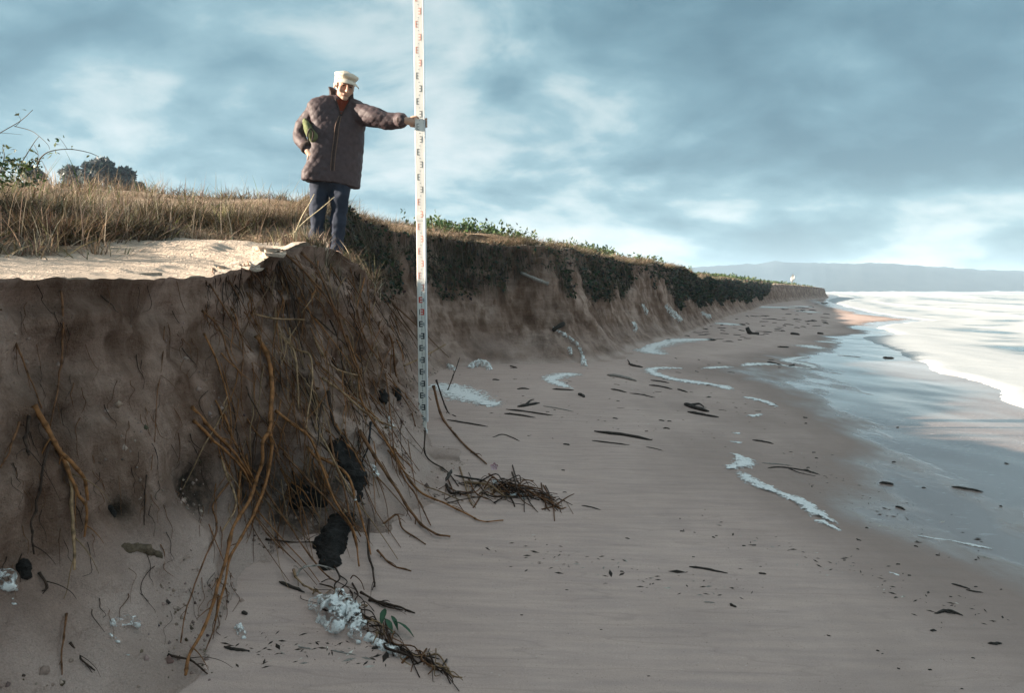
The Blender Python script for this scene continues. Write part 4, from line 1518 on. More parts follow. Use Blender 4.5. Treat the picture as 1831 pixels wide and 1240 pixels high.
    for (py, l, r_, dp, yy) in rows:
        a, c = A(l, py, yy), A(r_, py, yy)
        ctr, hwid = (a + c) / 2, (c[0] - a[0]) / 2
        for j in range(seg):
            th = 2 * math.pi * j / seg
            cs, sn = math.cos(th), math.sin(th)
            e = 2 / 2.5
            x = hwid * math.copysign(abs(cs) ** e, cs)
            y = dp * math.copysign(abs(sn) ** e, sn)
            skew = -.012 * (py - 250) / 80 * 0
            tilt = (-.024 * (x / hwid)) if py > 300 else 0
            V.append((ctr[0] + x + skew, ctr[1] + y + .34 * x, ctr[2] + tilt))
    for i in range(len(rows) - 1):
        for j in range(seg):
            k = (j + 1) % seg
            F.append((i * seg + k, i * seg + j, (i + 1) * seg + j, (i + 1) * seg + k))
    F.append(tuple(range(seg)))
    F.append(tuple((len(rows) - 1) * seg + j for j in range(seg - 1, -1, -1)))
    jm_.add(V, F)
    limb(jm_, [A(563, 200, 5.545), A(536, 240, 5.54), A(549, 265, 5.44)], [.072, .056, .050], 8)
    limb(jm_, [A(638, 203, 5.56), A(668, 209, 5.48), A(692, 216, (5.52 + sy) / 2 + .03), A(714, 216, sy + .10), wrist + np.array([-.02, .015, .0])], [.092, .082, .070, .060, .050], 6)

    def quilt(co, nr):
        # stitched diamonds: puffs between two families of slanting seams, plus soft creases
        u = co[:, 0] * 1.0 + co[:, 1] * .55
        v = co[:, 2]
        p, q = (u + v * .8) / .060, (u - v * .8) / .060
        puff = np.abs(np.sin(p * math.pi)) ** .35 * np.abs(np.sin(q * math.pi)) ** .35
        cr = fbm(co[:, 0] * 7, co[:, 1] * 7, co[:, 2] * 11, 3, 83)
        return co + nr * (.0038 * puff + .009 * cr)[:, None]
    coat_m = mat_noise('mauve_quilted_nylon', (.042, .029, .032), (.070, .048, .052), 30, .65, .35, .006, spec=.35)
    coat = remesh(jm_, 'coat', coat_m, .007, body, 2, base, quilt)
    # zip placket down the front, resting on the coat's surface
    dg = bpy.context.evaluated_depsgraph_get()
    cv = [Vector(np.array(v.co) + base) for v in coat.data.vertices]
    cb = BVHTree.FromPolygons(cv, [tuple(p.vertices) for p in coat.data.polygons])

    def on_coat(px, py, lift=.004):
        d = ray(px, py)
        d = d / np.linalg.norm(d)
        h = cb.ray_cast(Vector(EYE), Vector(d), 20)
        return (EYE + d * (h[3] - lift)) if h[0] is not None else A(px, py, 5.4)
    dark = mat_noise('brown_corduroy', (.034, .025, .024), (.062, .046, .043), 80, .9, .4, .003)
    trim = mat_noise('brown_trim', (.16, .10, .075), (.22, .145, .11), 60, .7, .2)
    for dx, mt, nm in ((0, dark, 'zip_placket'), (3.4, trim, 'placket_edge'), (-3.4, trim, 'placket_edge')):
        pts = [on_coat(608 + dx * .6, 207), on_coat(603 + dx, 225), on_coat(600 + dx, 250), on_coat(596.5 + dx, 275), on_coat(594.5 + dx, 300), on_coat(593 + dx, 326)]
        Pw = catmull(pts, 6)
        V, F = tube(Pw, .0065 if dx == 0 else .003, 8)
        mesh_from(nm, V - base, F, mt, coat)
    # stand collar, open at the front
    V = []
    na, nb = 26, 6
    nc = A(611, 172, 5.55)
    for side in (0, 1):
        for i in range(na):
            a = R(-46 + 272 * i / (na - 1))        # gap faces the front
            front = min(i, na - 1 - i) / (na / 2)
            hgt = .045 + .022 * min(front * 2.4, 1) + .028 * max(0, -math.cos(a))
            for k in range(nb):
                f = k / (nb - 1)
                flare = .100 - .012 * f + .028 * (f ** 2) * (1 - min(front * 2, 1)) - side * .007
                V.append(nc + np.array([flare * math.cos(a) * 1.02, flare * math.sin(a) * 1.0, -.025 + hgt * f + .012 * math.cos(a) * -1]))
    F = []
    for i in range(na - 1):
        for k in range(nb - 1):
            q = i * nb + k
            F.append((q, q + nb, q + nb + 1, q + 1))
            q += na * nb
            F.append((q + 1, q + nb + 1, q + nb, q))
        q, w = i * nb + nb - 1, na * nb + i * nb + nb - 1
        F.append((q, q + nb, w + nb, w))
    for i in (0, na - 1):
        for k in range(nb - 1):
            q, w = i * nb + k, na * nb + i * nb + k
            F.append((q, q + 1, w + 1, w))
    mesh_from('collar', np.array(V) - base, F, dark, coat)
    # rust sweater showing in the neck opening, between dark coat edges
    tri = [(601, 178), (612, 176), (624, 179), (617, 192), (610, 205), (605, 192)]
    T0 = [on_coat(a_, b_, .006) for a_, b_ in tri]
    T1 = [on_coat(a_, b_, .001) for a_, b_ in tri]
    k_ = len(tri)
    mesh_from('sweater_front', np.array(T0 + T1) - base, [tuple(range(k_)), tuple(range(2 * k_ - 1, k_ - 1, -1))] + [(i, (i + 1) % k_, k_ + (i + 1) % k_, k_ + i) for i in range(k_)], sw, coat, False)
    for ed in ([(600, 176), (604, 190), (609, 207)], [(626, 178), (619, 192), (610, 207)]):
        V, F = tube(catmull([on_coat(a_, b_, .006) for a_, b_ in ed], 5), .0065, 7)
        mesh_from('lapel_edge', V - base, F, dark, coat)
    # dark cuffs
    for c0, c1, r_ in ((A(547, 261, 5.45), A(551, 267.5, 5.43), .054), (wrist + np.array([-.035, .02, .002]), wrist + np.array([-.015, .012, 0]), .049)):
        V, F = tube([c0, (c0 + c1) / 2, c1], [r_, r_ + .003, r_ - .004], 14)
        mesh_from('cuff', V - base, F, dark, coat)
    tag(body, 'man in mauve quilted coat and cream cap holding the survey staff', 'person')
    # soft green bag pressed under his bent arm
    gm = mat_noise('green_canvas', (.085, .10, .045), (.15, .17, .085), 30, .9, .4, .008)
    g = MB()
    bo = A(553, 234, 5.37)
    limb(g, [A(545, 214, 5.44), A(549, 226, 5.39), A(555, 240, 5.36), A(558, 247, 5.36)], [.014, .030, .040, .020], 8)
    limb(g, [A(551, 228, 5.43), A(560, 244, 5.41)], [.03, .045], 6)
    bag = remesh(g, 'canvas_bag', gm, .008, None, 2, bo, lambda co, nr: co + nr * (.012 * fbm(co[:, 0] * 16, co[:, 1] * 16, co[:, 2] * 9, 3, 87))[:, None])
    V, F = tube(catmull([A(552, 252, 5.325), A(550, 240, 5.295), A(555, 230, 5.29), A(560, 238, 5.31), A(558, 252, 5.34)], 6), .006, 6)
    mesh_from('strap', V - bo, F, dark, bag)
    tag(bag, 'soft green canvas bag tucked under the bent arm of the man', 'bag')


build_person()

# ------------------------------------------------------------------ roots on the scarp
ORANGE, BROWN, DARKR, PALE = (.30, .135, .052), (.185, .088, .042), (.055, .034, .024), (.34, .22, .125)


def sight_path(pts, off, maxstep=0.3):
    ds = []
    for (a, b) in pts:
        ds.append(np.linalg.norm(dune_hit(a, b) - EYE))
    ds = np.array(ds)
    ds = np.minimum(ds, np.median(ds) + 1.2)
    if ds[0] > ds[1] + .3:                  # a sight line that slips over the lip
        ds[0] = ds[1]
    hits = ds.copy()
    for i in range(1, len(ds)):
        ds[i] = np.clip(ds[i], ds[i - 1] - maxstep, ds[i - 1] + maxstep)
    ds = np.convolve(np.pad(ds, 1, 'edge'), [.25, .5, .25], 'valid')
    ds = np.minimum(ds, hits + .002)
    k = len(pts)
    prof = np.sin(np.linspace(0.1, math.pi * .75, k)) * off
    out = []
    for (a, b), d_, o_ in zip(pts, ds, prof):
        r_ = ray(a, b)
        out.append(EYE + r_ / np.linalg.norm(r_) * (d_ - o_))
    return np.array(out), ds


def root(pts, rpx, col, label, group, off=.03, name='hanging_root', wob=.004):
    Pp, ds = sight_path(pts, off)
    Pw = catmull(Pp, 7)
    n = len(Pw)
    sd = random.randrange(9999)
    for ax in range(3):
        Pw[:, ax] += wob * fbm(np.arange(n) * .33, ax * 3.3, .2, 2, sd) * np.sin(np.linspace(0, math.pi, n))
    dm = np.interp(np.linspace(0, 1, n), np.linspace(0, 1, len(ds)), ds)
    rad = rpx / FPX * dm * np.linspace(1.0, .55, n) * (1 + .22 * noise3(np.arange(n) * .8, .2, .3, sd))
    node = (np.arange(n) % 6 == 0)
    rad = rad * np.where(node, 1.3, 1.0)
    V, F = tube(Pw, rad, 6)
    c = np.array(col) * np.where(node[:, None], .45, 1.0) * (1 + .25 * noise3(np.arange(n) * .5, .7, .1, sd))[:, None]
    o0 = Pw[0].copy()
    o = mesh_from(name, V - o0, F, M['root'], None, True, {'tint': np.clip(np.repeat(c, 6, 0), .004, 1)})
    o.location = o0
    rr_ = random.Random(sd)
    for k in range(rr_.randint(2, 4)):
        i = rr_.randint(2, max(3, n - 4))
        tg = Pw[min(i + 1, n - 1)] - Pw[i - 1]
        tg = tg / (np.linalg.norm(tg) + 1e-9)
        sd_ = np.array([rr_.gauss(0, 1), rr_.gauss(-.3, .6), rr_.gauss(-.3, .8)])
        dr = tg * .8 + sd_ * .45
        dr = dr / np.linalg.norm(dr)
        ln = rr_.uniform(.04, .15)
        pb = [Pw[i], Pw[i] + dr * ln * .4, Pw[i] + dr * ln * .75 + np.array([0, 0, -.12 * ln]), Pw[i] + dr * ln + np.array([rr_.gauss(0, .1) * ln, 0, -.3 * ln])]
        Cb = catmull(pb, 3)
        V2, F2 = tube(Cb - o0, np.linspace(rad[i] * .5, rad[i] * .15, len(Cb)), 4)
        mesh_from('rootlet', V2, F2, M['root'], o, True, {'tint': np.tile(np.array(col) * .75, (len(V2), 1))})
    tag(o, label, 'root', group)
    return o


G1 = 'roots hanging on the bare scarp face'
G2 = 'orange roots gathered into a long hanging bundle'
G3 = 'roots hanging over the headland beside the staff'
G4 = 'roots trailing from the headland out onto the beach'
G5 = 'orange roots of the cluster low on the bare scarp'
ROOTS = [
    # bare face and its cluster
    ([(109, 520), (113, 557), (111, 618), (107, 670), (98, 719), (90, 762)], 1.6, BROWN, 'long reddish root hanging alone down the bare scarp face', None, .02),
    ([(0, 553), (31, 624), (55, 679), (75, 731)], 1.5, BROWN, 'thin reddish root slanting in from the photo edge high on the bare scarp', G1, .02),
    ([(294, 584), (291, 645), (283, 695), (277, 780), (270, 842)], 1.0, BROWN, 'hair-thin reddish root in the middle of the bare scarp', G1, .015),
    ([(262, 850), (260, 905), (258, 940)], 1.0, DARKR, 'short dark rootlet in the middle of the bare scarp', G1, .01),
    ([(61, 725), (83, 765), (104, 802), (129, 829), (150, 857), (157, 895)], 3.6, ORANGE, 'thickest orange root of the cluster low on the bare scarp', G5, .07),
    ([(104, 802), (123, 843), (139, 882), (155, 914), (151, 961)], 2.8, ORANGE, 'orange root with dark joints ending in a point low on the bare scarp', G5, .06),
    ([(116, 820), (126, 859), (129, 921), (134, 975), (133, 1020)], 2.8, PALE, 'pale orange root hanging straight below the low cluster', G5, .06),
    ([(90, 790), (76, 840), (69, 888), (58, 934), (58, 969), (61, 992)], 1.9, DARKR, 'dark crooked root ending low on the bare scarp', None, .03),
    ([(52, 745), (46, 790), (52, 815)], 2.2, DARKR, 'short dark rootlet beside the low orange cluster', G1, .03),
    ([(35, 755), (20, 800), (0, 838)], 1.8, BROWN, 'brown rootlet slanting out of frame beside the low orange cluster', G1, .03),
    ([(119, 1098), (113, 1146), (111, 1208)], 1.5, BROWN, 'thin brown root hanging to the sand in the lower corner', G1, .02),
    ([(125, 1150), (145, 1180), (170, 1200)], 1.6, DARKR, 'dark twig-like root on the sand in the lower corner', G1, .005),
    ([(70, 1025), (85, 1050), (75, 1058)], 1.8, DARKR, 'dark rootlet curling from the wet clod', G1, .01),
    # the bundle
    ([(342, 728), (375, 763), (417, 808), (448, 853)], 3.0, ORANGE, 'upper of two orange roots converging from the bare face into the bundle', G2, .05),
    ([(345, 752), (385, 790), (430, 835), (455, 880)], 2.5, ORANGE, 'lower of two orange roots converging from the bare face into the bundle', G2, .05),
    ([(458, 600), (479, 638), (486, 693), (484, 742), (482, 770), (470, 790), (468, 830), (455, 870), (445, 898), (419, 943), (403, 1001), (387, 1059), (365, 1124), (339, 1172), (332, 1208)], 3.8, ORANGE,
     'longest and thickest orange root reaching from turf to beach', None, .10),
    ([(482, 770), (486, 800), (478, 850), (462, 900), (440, 950), (415, 990), (400, 1050), (385, 1110)], 3.0, ORANGE, 'second thick root twined beside the longest orange root', G2, .11),
    ([(395, 815), (405, 850), (419, 882), (419, 914), (397, 951)], 2.0, PALE, 'short pale root bending across the dark hollow at the bundle', G2, .06),
    ([(413, 859), (382, 901), (385, 924), (385, 953), (365, 1001), (345, 1059), (332, 1092), (323, 1150)], 1.6, BROWN, 'thin brown root wandering down left of the thick bundle', G2, .06),
    ([(430, 840), (428, 880), (427, 920)], 2.0, ORANGE, 'short straight orange root in front of the dark hollow', G2, .06),
    ([(440, 812), (450, 860), (470, 900)], 1.8, ORANGE, 'short orange root crossing behind the bundle knot', G2, .05),
    ([(390, 1066), (387, 1108), (368, 1163)], 1.6, BROWN, 'thin brown root splitting off near the bundle foot', G2, .05),
    ([(300, 1172), (342, 1182), (371, 1206)], 1.9, DARKR, 'dark crooked root lying across the bundle foot', None, .02),
    ([(400, 740), (415, 780), (440, 830), (460, 870)], 2.0, ORANGE, 'orange root sloping steeply into the bundle knot', G2, .06),
    # headland
    ([(375, 508), (417, 576), (434, 610), (432, 673), (431, 707), (434, 735)], 1.5, BROWN, 'thin brown root hanging from the shelf corner of the headland', G3, .03),
    ([(361, 555), (392, 586), (410, 638), (432, 673)], 1.9, BROWN, 'brown root slanting under the shelf corner toward the orange bundle', G3, .03),
    ([(365, 596), (387, 645), (404, 700), (413, 742), (413, 794), (410, 846)], 1.5, ORANGE, 'long thin orange root dropping beside the thick bundle top', G3, .03),
    ([(496, 596), (524, 624), (531, 666), (534, 732)], 2.4, PALE, 'pale straight root with a cut end hanging in mid headland', G3, .06),
    ([(524, 624), (555, 638), (557, 693), (552, 730), (547, 766)], 2.0, PALE, 'pale forked root curving down beside the straight cut one', G3, .06),
    ([(493, 735), (524, 759), (552, 780), (573, 825), (587, 856)], 2.5, ORANGE, 'orange root running from the thick bundle top into the peat hollow', G3, .06),
    ([(448, 560), (489, 569), (545, 572)], 1.8, PALE, 'short pale root lying level across the upper headland', G3, .04),
    ([(538, 451), (569, 485), (593, 541), (614, 593), (632, 645), (652, 697), (663, 732)], 2.3, BROWN, 'long brown root sloping from the turf below the man', None, .05),
    ([(503, 447), (548, 489), (587, 537), (610, 590)], 2.0, BROWN, 'brown root running from the pale reeds down the upper headland', G3, .04),
    ([(500, 470), (520, 520), (530, 580), (545, 640)], 1.6, DARKR, 'dark root high under the pale reeds on the headland', G3, .04),
    ([(656, 551), (698, 603), (708, 669), (729, 714), (743, 763)], 2.0, BROWN, 'brown root bowed out along the headland edge nearest the staff', G3, .05),
    ([(576, 676), (614, 704), (663, 745), (708, 766)], 2.2, PALE, 'pale root slanting low across the headland toward the staff foot', G3, .06),
    ([(566, 695), (621, 707), (670, 745), (701, 777)], 2.0, ORANGE, 'orange root slanting just under the pale low one', G3, .06),
    ([(600, 759), (618, 790), (635, 811), (655, 850)], 2.0, ORANGE, 'orange root passing over the top of the big peat block', G3, .06),
    ([(587, 700), (597, 759), (621, 794), (640, 829), (660, 870)], 2.8, DARKR, 'thick dark root draped above the big peat block', G3, .05),
    ([(663, 756), (659, 797), (648, 825), (642, 842)], 2.0, (.012, .013, .016), 'black drooping root near the headland foot', None, .05),
    ([(673, 620), (690, 673), (697, 725), (703, 794), (715, 850)], 1.6, BROWN, 'long thin brown root left of the staff foot', G3, .05),
    ([(640, 560), (655, 610), (690, 660), (735, 735)], 1.5, BROWN, 'thin brown root slanting down to the staff foot', G3, .04),
    ([(620, 600), (640, 660), (648, 720), (690, 790), (725, 840)], 1.8, ORANGE, 'orange root crossing the lower headland above the foam scrap', G3, .06),
    ([(700, 560), (712, 590), (722, 640), (735, 700)], 1.3, BROWN, 'thinnest brown root hanging close beside the staff', G3, .04),
    ([(560, 600), (580, 640), (600, 660), (640, 672)], 1.8, PALE, 'short pale root crossing in the middle of the headland', G3, .05),
    ([(722, 655), (745, 644), (765, 634), (797, 616)], 1.9, PALE, 'pale stiff root crossing in front of the staff', None, .20),
    ([(550, 800), (575, 835), (600, 899), (632, 949), (642, 1013)], 2.3, ORANGE, 'orange root hanging across the face of the big peat block', G3, .10),
    ([(564, 814), (617, 846), (635, 892), (653, 949), (663, 992)], 2.5, ORANGE, 'stout orange root curving over the big peat block to its foot', G3, .12),
    ([(507, 811), (550, 857), (593, 903), (625, 942), (639, 984)], 2.1, BROWN, 'brown root crossing the dark hollow from the bundle to the peat', G3, .08),
    ([(468, 867), (500, 915), (529, 960), (575, 1020), (600, 1041)], 1.8, BROWN, 'brown root dropping from the dark hollow to the foam clump', G3, .06),
    ([(454, 921), (486, 963), (529, 1006)], 1.3, BROWN, 'fine brown root in shade under the dark hollow', G3, .03),
    ([(475, 965), (522, 970), (575, 970)], 1.5, DARKR, 'dark root lying level over the lower peat lump', G3, .05),
    ([(590, 780), (600, 830), (615, 870), (625, 920), (645, 960)], 2.0, BROWN, 'brown root trailing down behind the stout orange one', G3, .12),
    ([(560, 760), (585, 800), (610, 850), (640, 905)], 1.8, PALE, 'pale thin root slanting over the upper peat block', G3, .10),
    ([(525, 1020), (530, 1035), (548, 1050), (575, 1062)], 2.0, PALE, 'pale looped root above the large foam clump', G3, .05),
    ([(529, 1031), (540, 1017), (570, 1012), (600, 1020)], 1.8, (.4, .36, .32), 'whitish looped root beside the lower peat lump', G3, .06),
    ([(660, 930), (658, 980), (668, 1030), (670, 1050)], 2.2, DARKR, 'dark root hanging at the outer foot of the headland', G3, .06),
    # trailing over the sand
    ([(642, 770), (673, 822), (706, 871), (738, 921), (774, 953), (805, 960)], 2.9, BROWN, 'thick brown root ending frayed on the sand below the staff', None, .05),
    ([(690, 790), (742, 871), (791, 899), (837, 921), (862, 933), (900, 931)], 1.9, ORANGE, 'thin orange root snaking out over the sand under the debris heap', G4, .03),
    ([(685, 938), (710, 921), (720, 945), (761, 974)], 1.9, BROWN, 'crooked brown root on the sand below the headland', G4, .02),
    ([(700, 800), (720, 850), (745, 890), (770, 940)], 2.0, BROWN, 'brown root dropping from the headland to the sand', G4, .04),
    ([(760, 770), (762, 815), (800, 845), (820, 870)], 1.5, DARKR, 'thin black root creeping from the staff foot to the debris heap', G4, .02),
    ([(775, 690), (790, 745), (825, 790), (870, 830)], 2.3, BROWN, 'reddish branching root slanting from the staff foot to the debris heap', None, .05),
    ([(780, 680), (800, 735), (815, 745)], 1.6, DARKR, 'short dark root beside the wide foam pool', G4, .03),
    ([(660, 1073), (703, 1084), (742, 1097)], 2.2, DARKR, 'dark frayed root fan right of the foam clump', G4, .01),
    ([(645, 1060), (690, 1085), (720, 1092)], 1.8, DARKR, 'second dark frayed root right of the foam clump', G4, .02),
    ([(675, 985), (700, 1010), (735, 1022)], 1.9, BROWN, 'short brown root ending on open sand above the foam clump', G4, .01),
    ([(800, 700), (812, 668), (822, 640)], 1.3, DARKR, 'thin upright dark twig standing in the foam patch', None, .02),
]
for r_ in ROOTS:
    root(*r_[:5], off=r_[5])


# fine hair roots, too many to count, over the headland and under the turf
def fine_roots():
    mb = MB()
    for k in range(340):
        a = rng.beta(2.2, 2.2)
        px = 360 + a * 390
        top = np.interp(px, [360, 380, 500, 610, 700, 750], [500, 470, 452, 465, 505, 545])
        py = top + rng.uniform(0, 1) * (520 - (px - 360) * .5)
        ln = rng.uniform(40, 190)
        slant = rng.normal(.28, .35)
        pts = []
        x_, y_ = px, py
        for s in range(5):
            pts.append((x_, y_))
            y_ += ln / 5
            x_ += slant * ln / 5 + rng.normal(0, 4)
        if pts[-1][1] > 1060:
            continue
        Pp, ds = sight_path(pts, rng.uniform(.01, .06), .15)
        Pw = catmull(Pp, 3)
        rad = rng.uniform(.55, 1.6) / FPX * ds.mean() * np.linspace(1, .4, len(Pw))
        V, F = tube(Pw, rad, 4, False)
        c = np.array((BROWN, ORANGE, DARKR, PALE)[rng.choice(4, p=[.30, .40, .12, .18])]) * rng.uniform(.5, 1.1)
        mb.add(V, F, c)
    for k in range(190):
        px = rng.uniform(365, 735)
        top = np.interp(px, [360, 380, 500, 610, 700, 750], [500, 470, 452, 465, 505, 545])
        py = top + 9 + abs(rng.normal(0, 45))
        ln = rng.uniform(12, 55)
        pts = [(px, py)]
        for s in range(3):
            pts.append((pts[-1][0] + rng.normal(2, 4), pts[-1][1] + ln / 3))
        Pp, ds = sight_path(pts, rng.uniform(.0, .03), .1)
        Pw = catmull(Pp, 2)
        V, F = tube(Pw, rng.uniform(.45, 1.3) / FPX * ds.mean() * np.linspace(1, .35, len(Pw)), 4, False)
        mb.add(V, F, np.array((BROWN, DARKR, DARKR, PALE)[rng.choice(4, p=[.4, .3, .2, .1])]) * rng.uniform(.4, 1.1))
    for k in range(120):
        px = rng.uniform(0, 420)
        py = rng.uniform(500, 1100)
        pts = [(px, py)]
        for s in range(4):
            pts.append((pts[-1][0] + rng.normal(2, 6), pts[-1][1] + rng.uniform(5, 22)))
        Pp, ds = sight_path(pts, .008, .1)
        Pw = catmull(Pp, 3)
        V, F = tube(Pw, rng.uniform(.4, .9) / FPX * ds.mean() * np.linspace(1, .4, len(Pw)), 4, False)
        mb.add(V, F, np.array(BROWN if k % 2 else DARKR) * rng.uniform(.5, 1))
    o = mb.build('fine_roots', M['root'])
    tag(o, 'mat of fine hair roots over the cut sand face', 'roots', None, 'stuff')


fine_roots()


# ------------------------------------------------------------------ dark peat lumps in the hollow
M['turf'] = mat_noise('fibrous_turf', (.04, .028, .018), (.17, .125, .085), 30, .9, 1.0, .02, detail=7)


def lump(name, pts, rpx, label, mat, cat, group=None, seed=1, amp=.25, voxel=.012, off=0.0, sq=1.0):
    g = MB()
    W_ = []
    for (a, b), r_ in zip(pts, rpx):
        h = dune_hit(a, b)
        d = np.linalg.norm(h - EYE)
        rr = r_ / FPX * d
        u = ray(a, b)
        u = u / np.linalg.norm(u)
        W_.append((h - u * off, rr))
    limb(g, [w[0] for w in W_], [w[1] for w in W_], 5)
    base = W_[-1][0]
    rm = np.mean([w[1] for w in W_])
    f = 1 / rm
    o = remesh(g, name, mat, voxel, None, 1, base, lambda co, nr: co + nr * (amp * rm * fbm(co[:, 0] * f, co[:, 1] * f, co[:, 2] * f, 4, seed, .55))[:, None])
    tag(o, label, cat, group)
    return o


lump('peat_block', [(590, 805), (616, 850), (636, 895)], [30, 36, 22], 'big dark rounded peat block hanging behind the roots', M['peat'], 'peat block', None, 3, .3, .008, -.07)
lump('peat_block', [(612, 935), (590, 985), (588, 1020)], [22, 26, 18], 'dark peat lump standing above the foam-covered roots', M['peat'], 'peat block', None, 5, .34, .007, -.05)
lump('peat_block', [(505, 862), (545, 890), (575, 905)], [26, 40, 30], 'dark peat lump sunk in the hollow beside the orange roots', M['peat'], 'peat block', None, 8, .34, .008, -.10)
lump('peat_block', [(684, 706), (687, 718)], [9, 7], 'small dark clod stuck in the sand near the staff foot', M['peat'], 'peat clod', None, 11, .3, .006, .01)
lump('peat_block', [(708, 700), (710, 710)], [8, 7], 'smallest dark clod close beside the staff', M['peat'], 'peat clod', None, 12, .3, .006, .01)
lump('peat_block', [(40, 1012), (48, 1030)], [9, 6], 'dark wet clod low on the bare scarp', M['peat'], 'peat clod', None, 13, .35, .005, .005)
lump('peat_block', [(196, 912), (204, 922)], [6, 4], 'dark clod pressed into the bare scarp above the brown grass roots', M['peat'], 'peat clod', None, 14, .4, .005, .0)
lump('turf_clod', [(225, 985), (255, 984), (290, 1004)], [8, 11, 6], 'clod of brown fibrous turf stuck low on the scarp', M['turf'], 'turf clod', None, 15, .5, .006, -.012)

# ------------------------------------------------------------------ sea foam
def foam_strip(pts, wpx, label, group='patches of sea foam on the beach', thick=.022, name='foam_patch', onface=False):
    """pts along the patch in sight lines on the sand, wpx: width across (seen in depth)"""
    Wp = np.array([(dune_hit(a, b) if onface else beach_hit(a, b)) for a, b in pts])
    C = catmull(Wp, 8)
    n = len(C)
    wl = []
    for (a, b), w_ in zip(pts, wpx):
        p0 = beach_hit(a, b - w_ / 2)
        p1 = beach_hit(a, b + w_ / 2)
        dd = np.linalg.norm(p0 - p1)
        hor = w_ / FPX * np.linalg.norm(beach_hit(a, b) - EYE)
        wl.append((dd * .55 + hor * .45) * .5)
    hw = np.interp(np.linspace(0, 1, n), np.linspace(0, 1, len(wl)), wl)
    T = np.gradient(C[:, :2], axis=0)
    T /= np.linalg.norm(T, axis=1)[:, None] + 1e-9
    Nn = np.stack([-T[:, 1], T[:, 0]], 1)
    sd = random.randrange(9999)
    m = 11
    V = np.zeros((n, m, 3))
    E_ = np.zeros((n, m))
    s_ = np.linspace(-1, 1, m)
    ends = np.clip(np.minimum(np.arange(n), np.arange(n)[::-1]) / max(3, n * .12), 0.08, 1) ** .6
    for j, s in enumerate(s_):
        ew = hw * ends * (1 + .45 * fbm(np.arange(n) * .35, s * .6, .3, 3, sd))
        x = C[:, 0] + Nn[:, 0] * s * ew
        y = C[:, 1] + Nn[:, 1] * s * ew
        top = np.sqrt(max(0, 1 - s * s)) ** .8 * np.minimum(thick * .6, hw * .5) * ends * (0.75 + .5 * fbm(x * 22, y * 22, .3, 3, sd + 5))
        if onface:
            z = C[:, 2] + top + 0.01
        else:
            z = beach_z(x, y) + top - .002
        V[:, j] = np.stack([x, y, z], 1)
        E_[:, j] = np.maximum(abs(s), 1 - np.clip(np.minimum(np.arange(n), np.arange(n)[::-1]) / 6, 0, 1))
    V = V.reshape(-1, 3)
    o0 = V.mean(0)
    o = mesh_from(name, V - o0, grid_faces(n, m)[:, ::-1], M['foam'], attrs={'edge': E_.ravel()})
    o.location = o0
    tag(o, label, 'sea foam', group)
    return o


foam_strip([(780, 684), (805, 696), (840, 712), (872, 722), (896, 731)], [20, 34, 30, 20, 6], 'wide white foam pool beside the staff foot', thick=.03)
foam_strip([(1042, 668), (1005, 672), (985, 679), (1000, 688), (1026, 696)], [8, 16, 10, 9, 4], 'white foam hook below the middle of the far scarp')
foam_strip([(1285, 606), (1240, 608), (1200, 610), (1170, 619), (1160, 627), (1175, 633), (1190, 630)], [3, 8, 12, 11, 11, 9, 6], 'thick white foam patch lying near the far scarp foot')
foam_strip([(1232, 660), (1200, 659), (1168, 660), (1166, 667), (1200, 678), (1250, 686), (1290, 692), (1318, 702)], [5, 5, 6, 9, 9, 11, 10, 5], 'long curling white foam line crossing the middle beach', thick=.03)
foam_strip([(1250, 660), (1280, 658), (1312, 655)], [4, 7, 5], 'short foam streak between two longer foam lines')
foam_strip([(1320, 656), (1350, 652), (1385, 652), (1410, 656), (1455, 659), (1440, 652), (1408, 646), (1425, 641), (1452, 637)], [5, 9, 6, 4, 3, 6, 7, 6, 3], 'zigzag white foam line nearest the blue wet sand')
foam_strip([(1432, 617), (1450, 621), (1480, 627)], [8, 10, 3], 'small foam patch above the zigzag foam line')
foam_strip([(1465, 613), (1480, 612), (1498, 616)], [3, 6, 3], 'tiny foam patch near the surf edge')
foam_strip([(1322, 710), (1348, 714), (1372, 721), (1392, 730)], [4, 8, 7, 4], 'short slanting foam streak below the long curling foam line')
foam_strip([(1337, 747), (1350, 744), (1368, 741)], [7, 7, 3], 'small foam blot left behind near scattered twigs')
foam_strip([(1312, 773), (1320, 778)], [6, 6], 'tiny foam dab above the broad foam streak')
foam_strip([(1311, 788), (1320, 795)], [8, 9], 'small foam dab just above the broad foam streak')
foam_strip([(1302, 810), (1325, 820), (1332, 830), (1305, 838), (1300, 838)], [6, 14, 20, 12, 3], 'forked head of the broad foam streak on the near beach', thick=.03)
foam_strip([(1320, 842), (1345, 862), (1385, 880), (1425, 896), (1450, 912), (1470, 926), (1505, 940)], [20, 17, 14, 16, 18, 17, 4], 'broad white foam streak slanting across the near beach', thick=.03)
foam_strip([(1452, 930), (1470, 935), (1490, 944), (1510, 953)], [8, 10, 6, 3], 'frayed tail at the end of the broad foam streak')
foam_strip([(1628, 957), (1660, 962), (1690, 966), (1740, 976), (1785, 985)], [4, 4, 3, 6, 4], 'thin broken foam line on the wet sand', thick=.012)
foam_strip([(1585, 1022), (1600, 1027), (1612, 1031)], [3, 4, 2], 'faint thin foam fleck on the near wet sand', thick=.01)
foam_strip([(1278, 577), (1300, 580), (1322, 583)], [4, 6, 4], 'small bright foam patch beside distant twigs')
foam_strip([(1345, 551), (1375, 549), (1405, 552)], [5, 7, 3], 'distant foam heap under the dark green scarp')
foam_strip([(1412, 547), (1440, 549), (1458, 550)], [3, 4, 2], 'distant foam streak near the end of the scarp')
foam_strip([(1430, 556), (1445, 558), (1470, 560)], [2, 3, 2], 'faint distant foam streak on sunlit sand')
foam_strip([(1490, 635), (1520, 637), (1545, 640)], [3, 4, 2], 'thin foam streak on the blue wet sand')

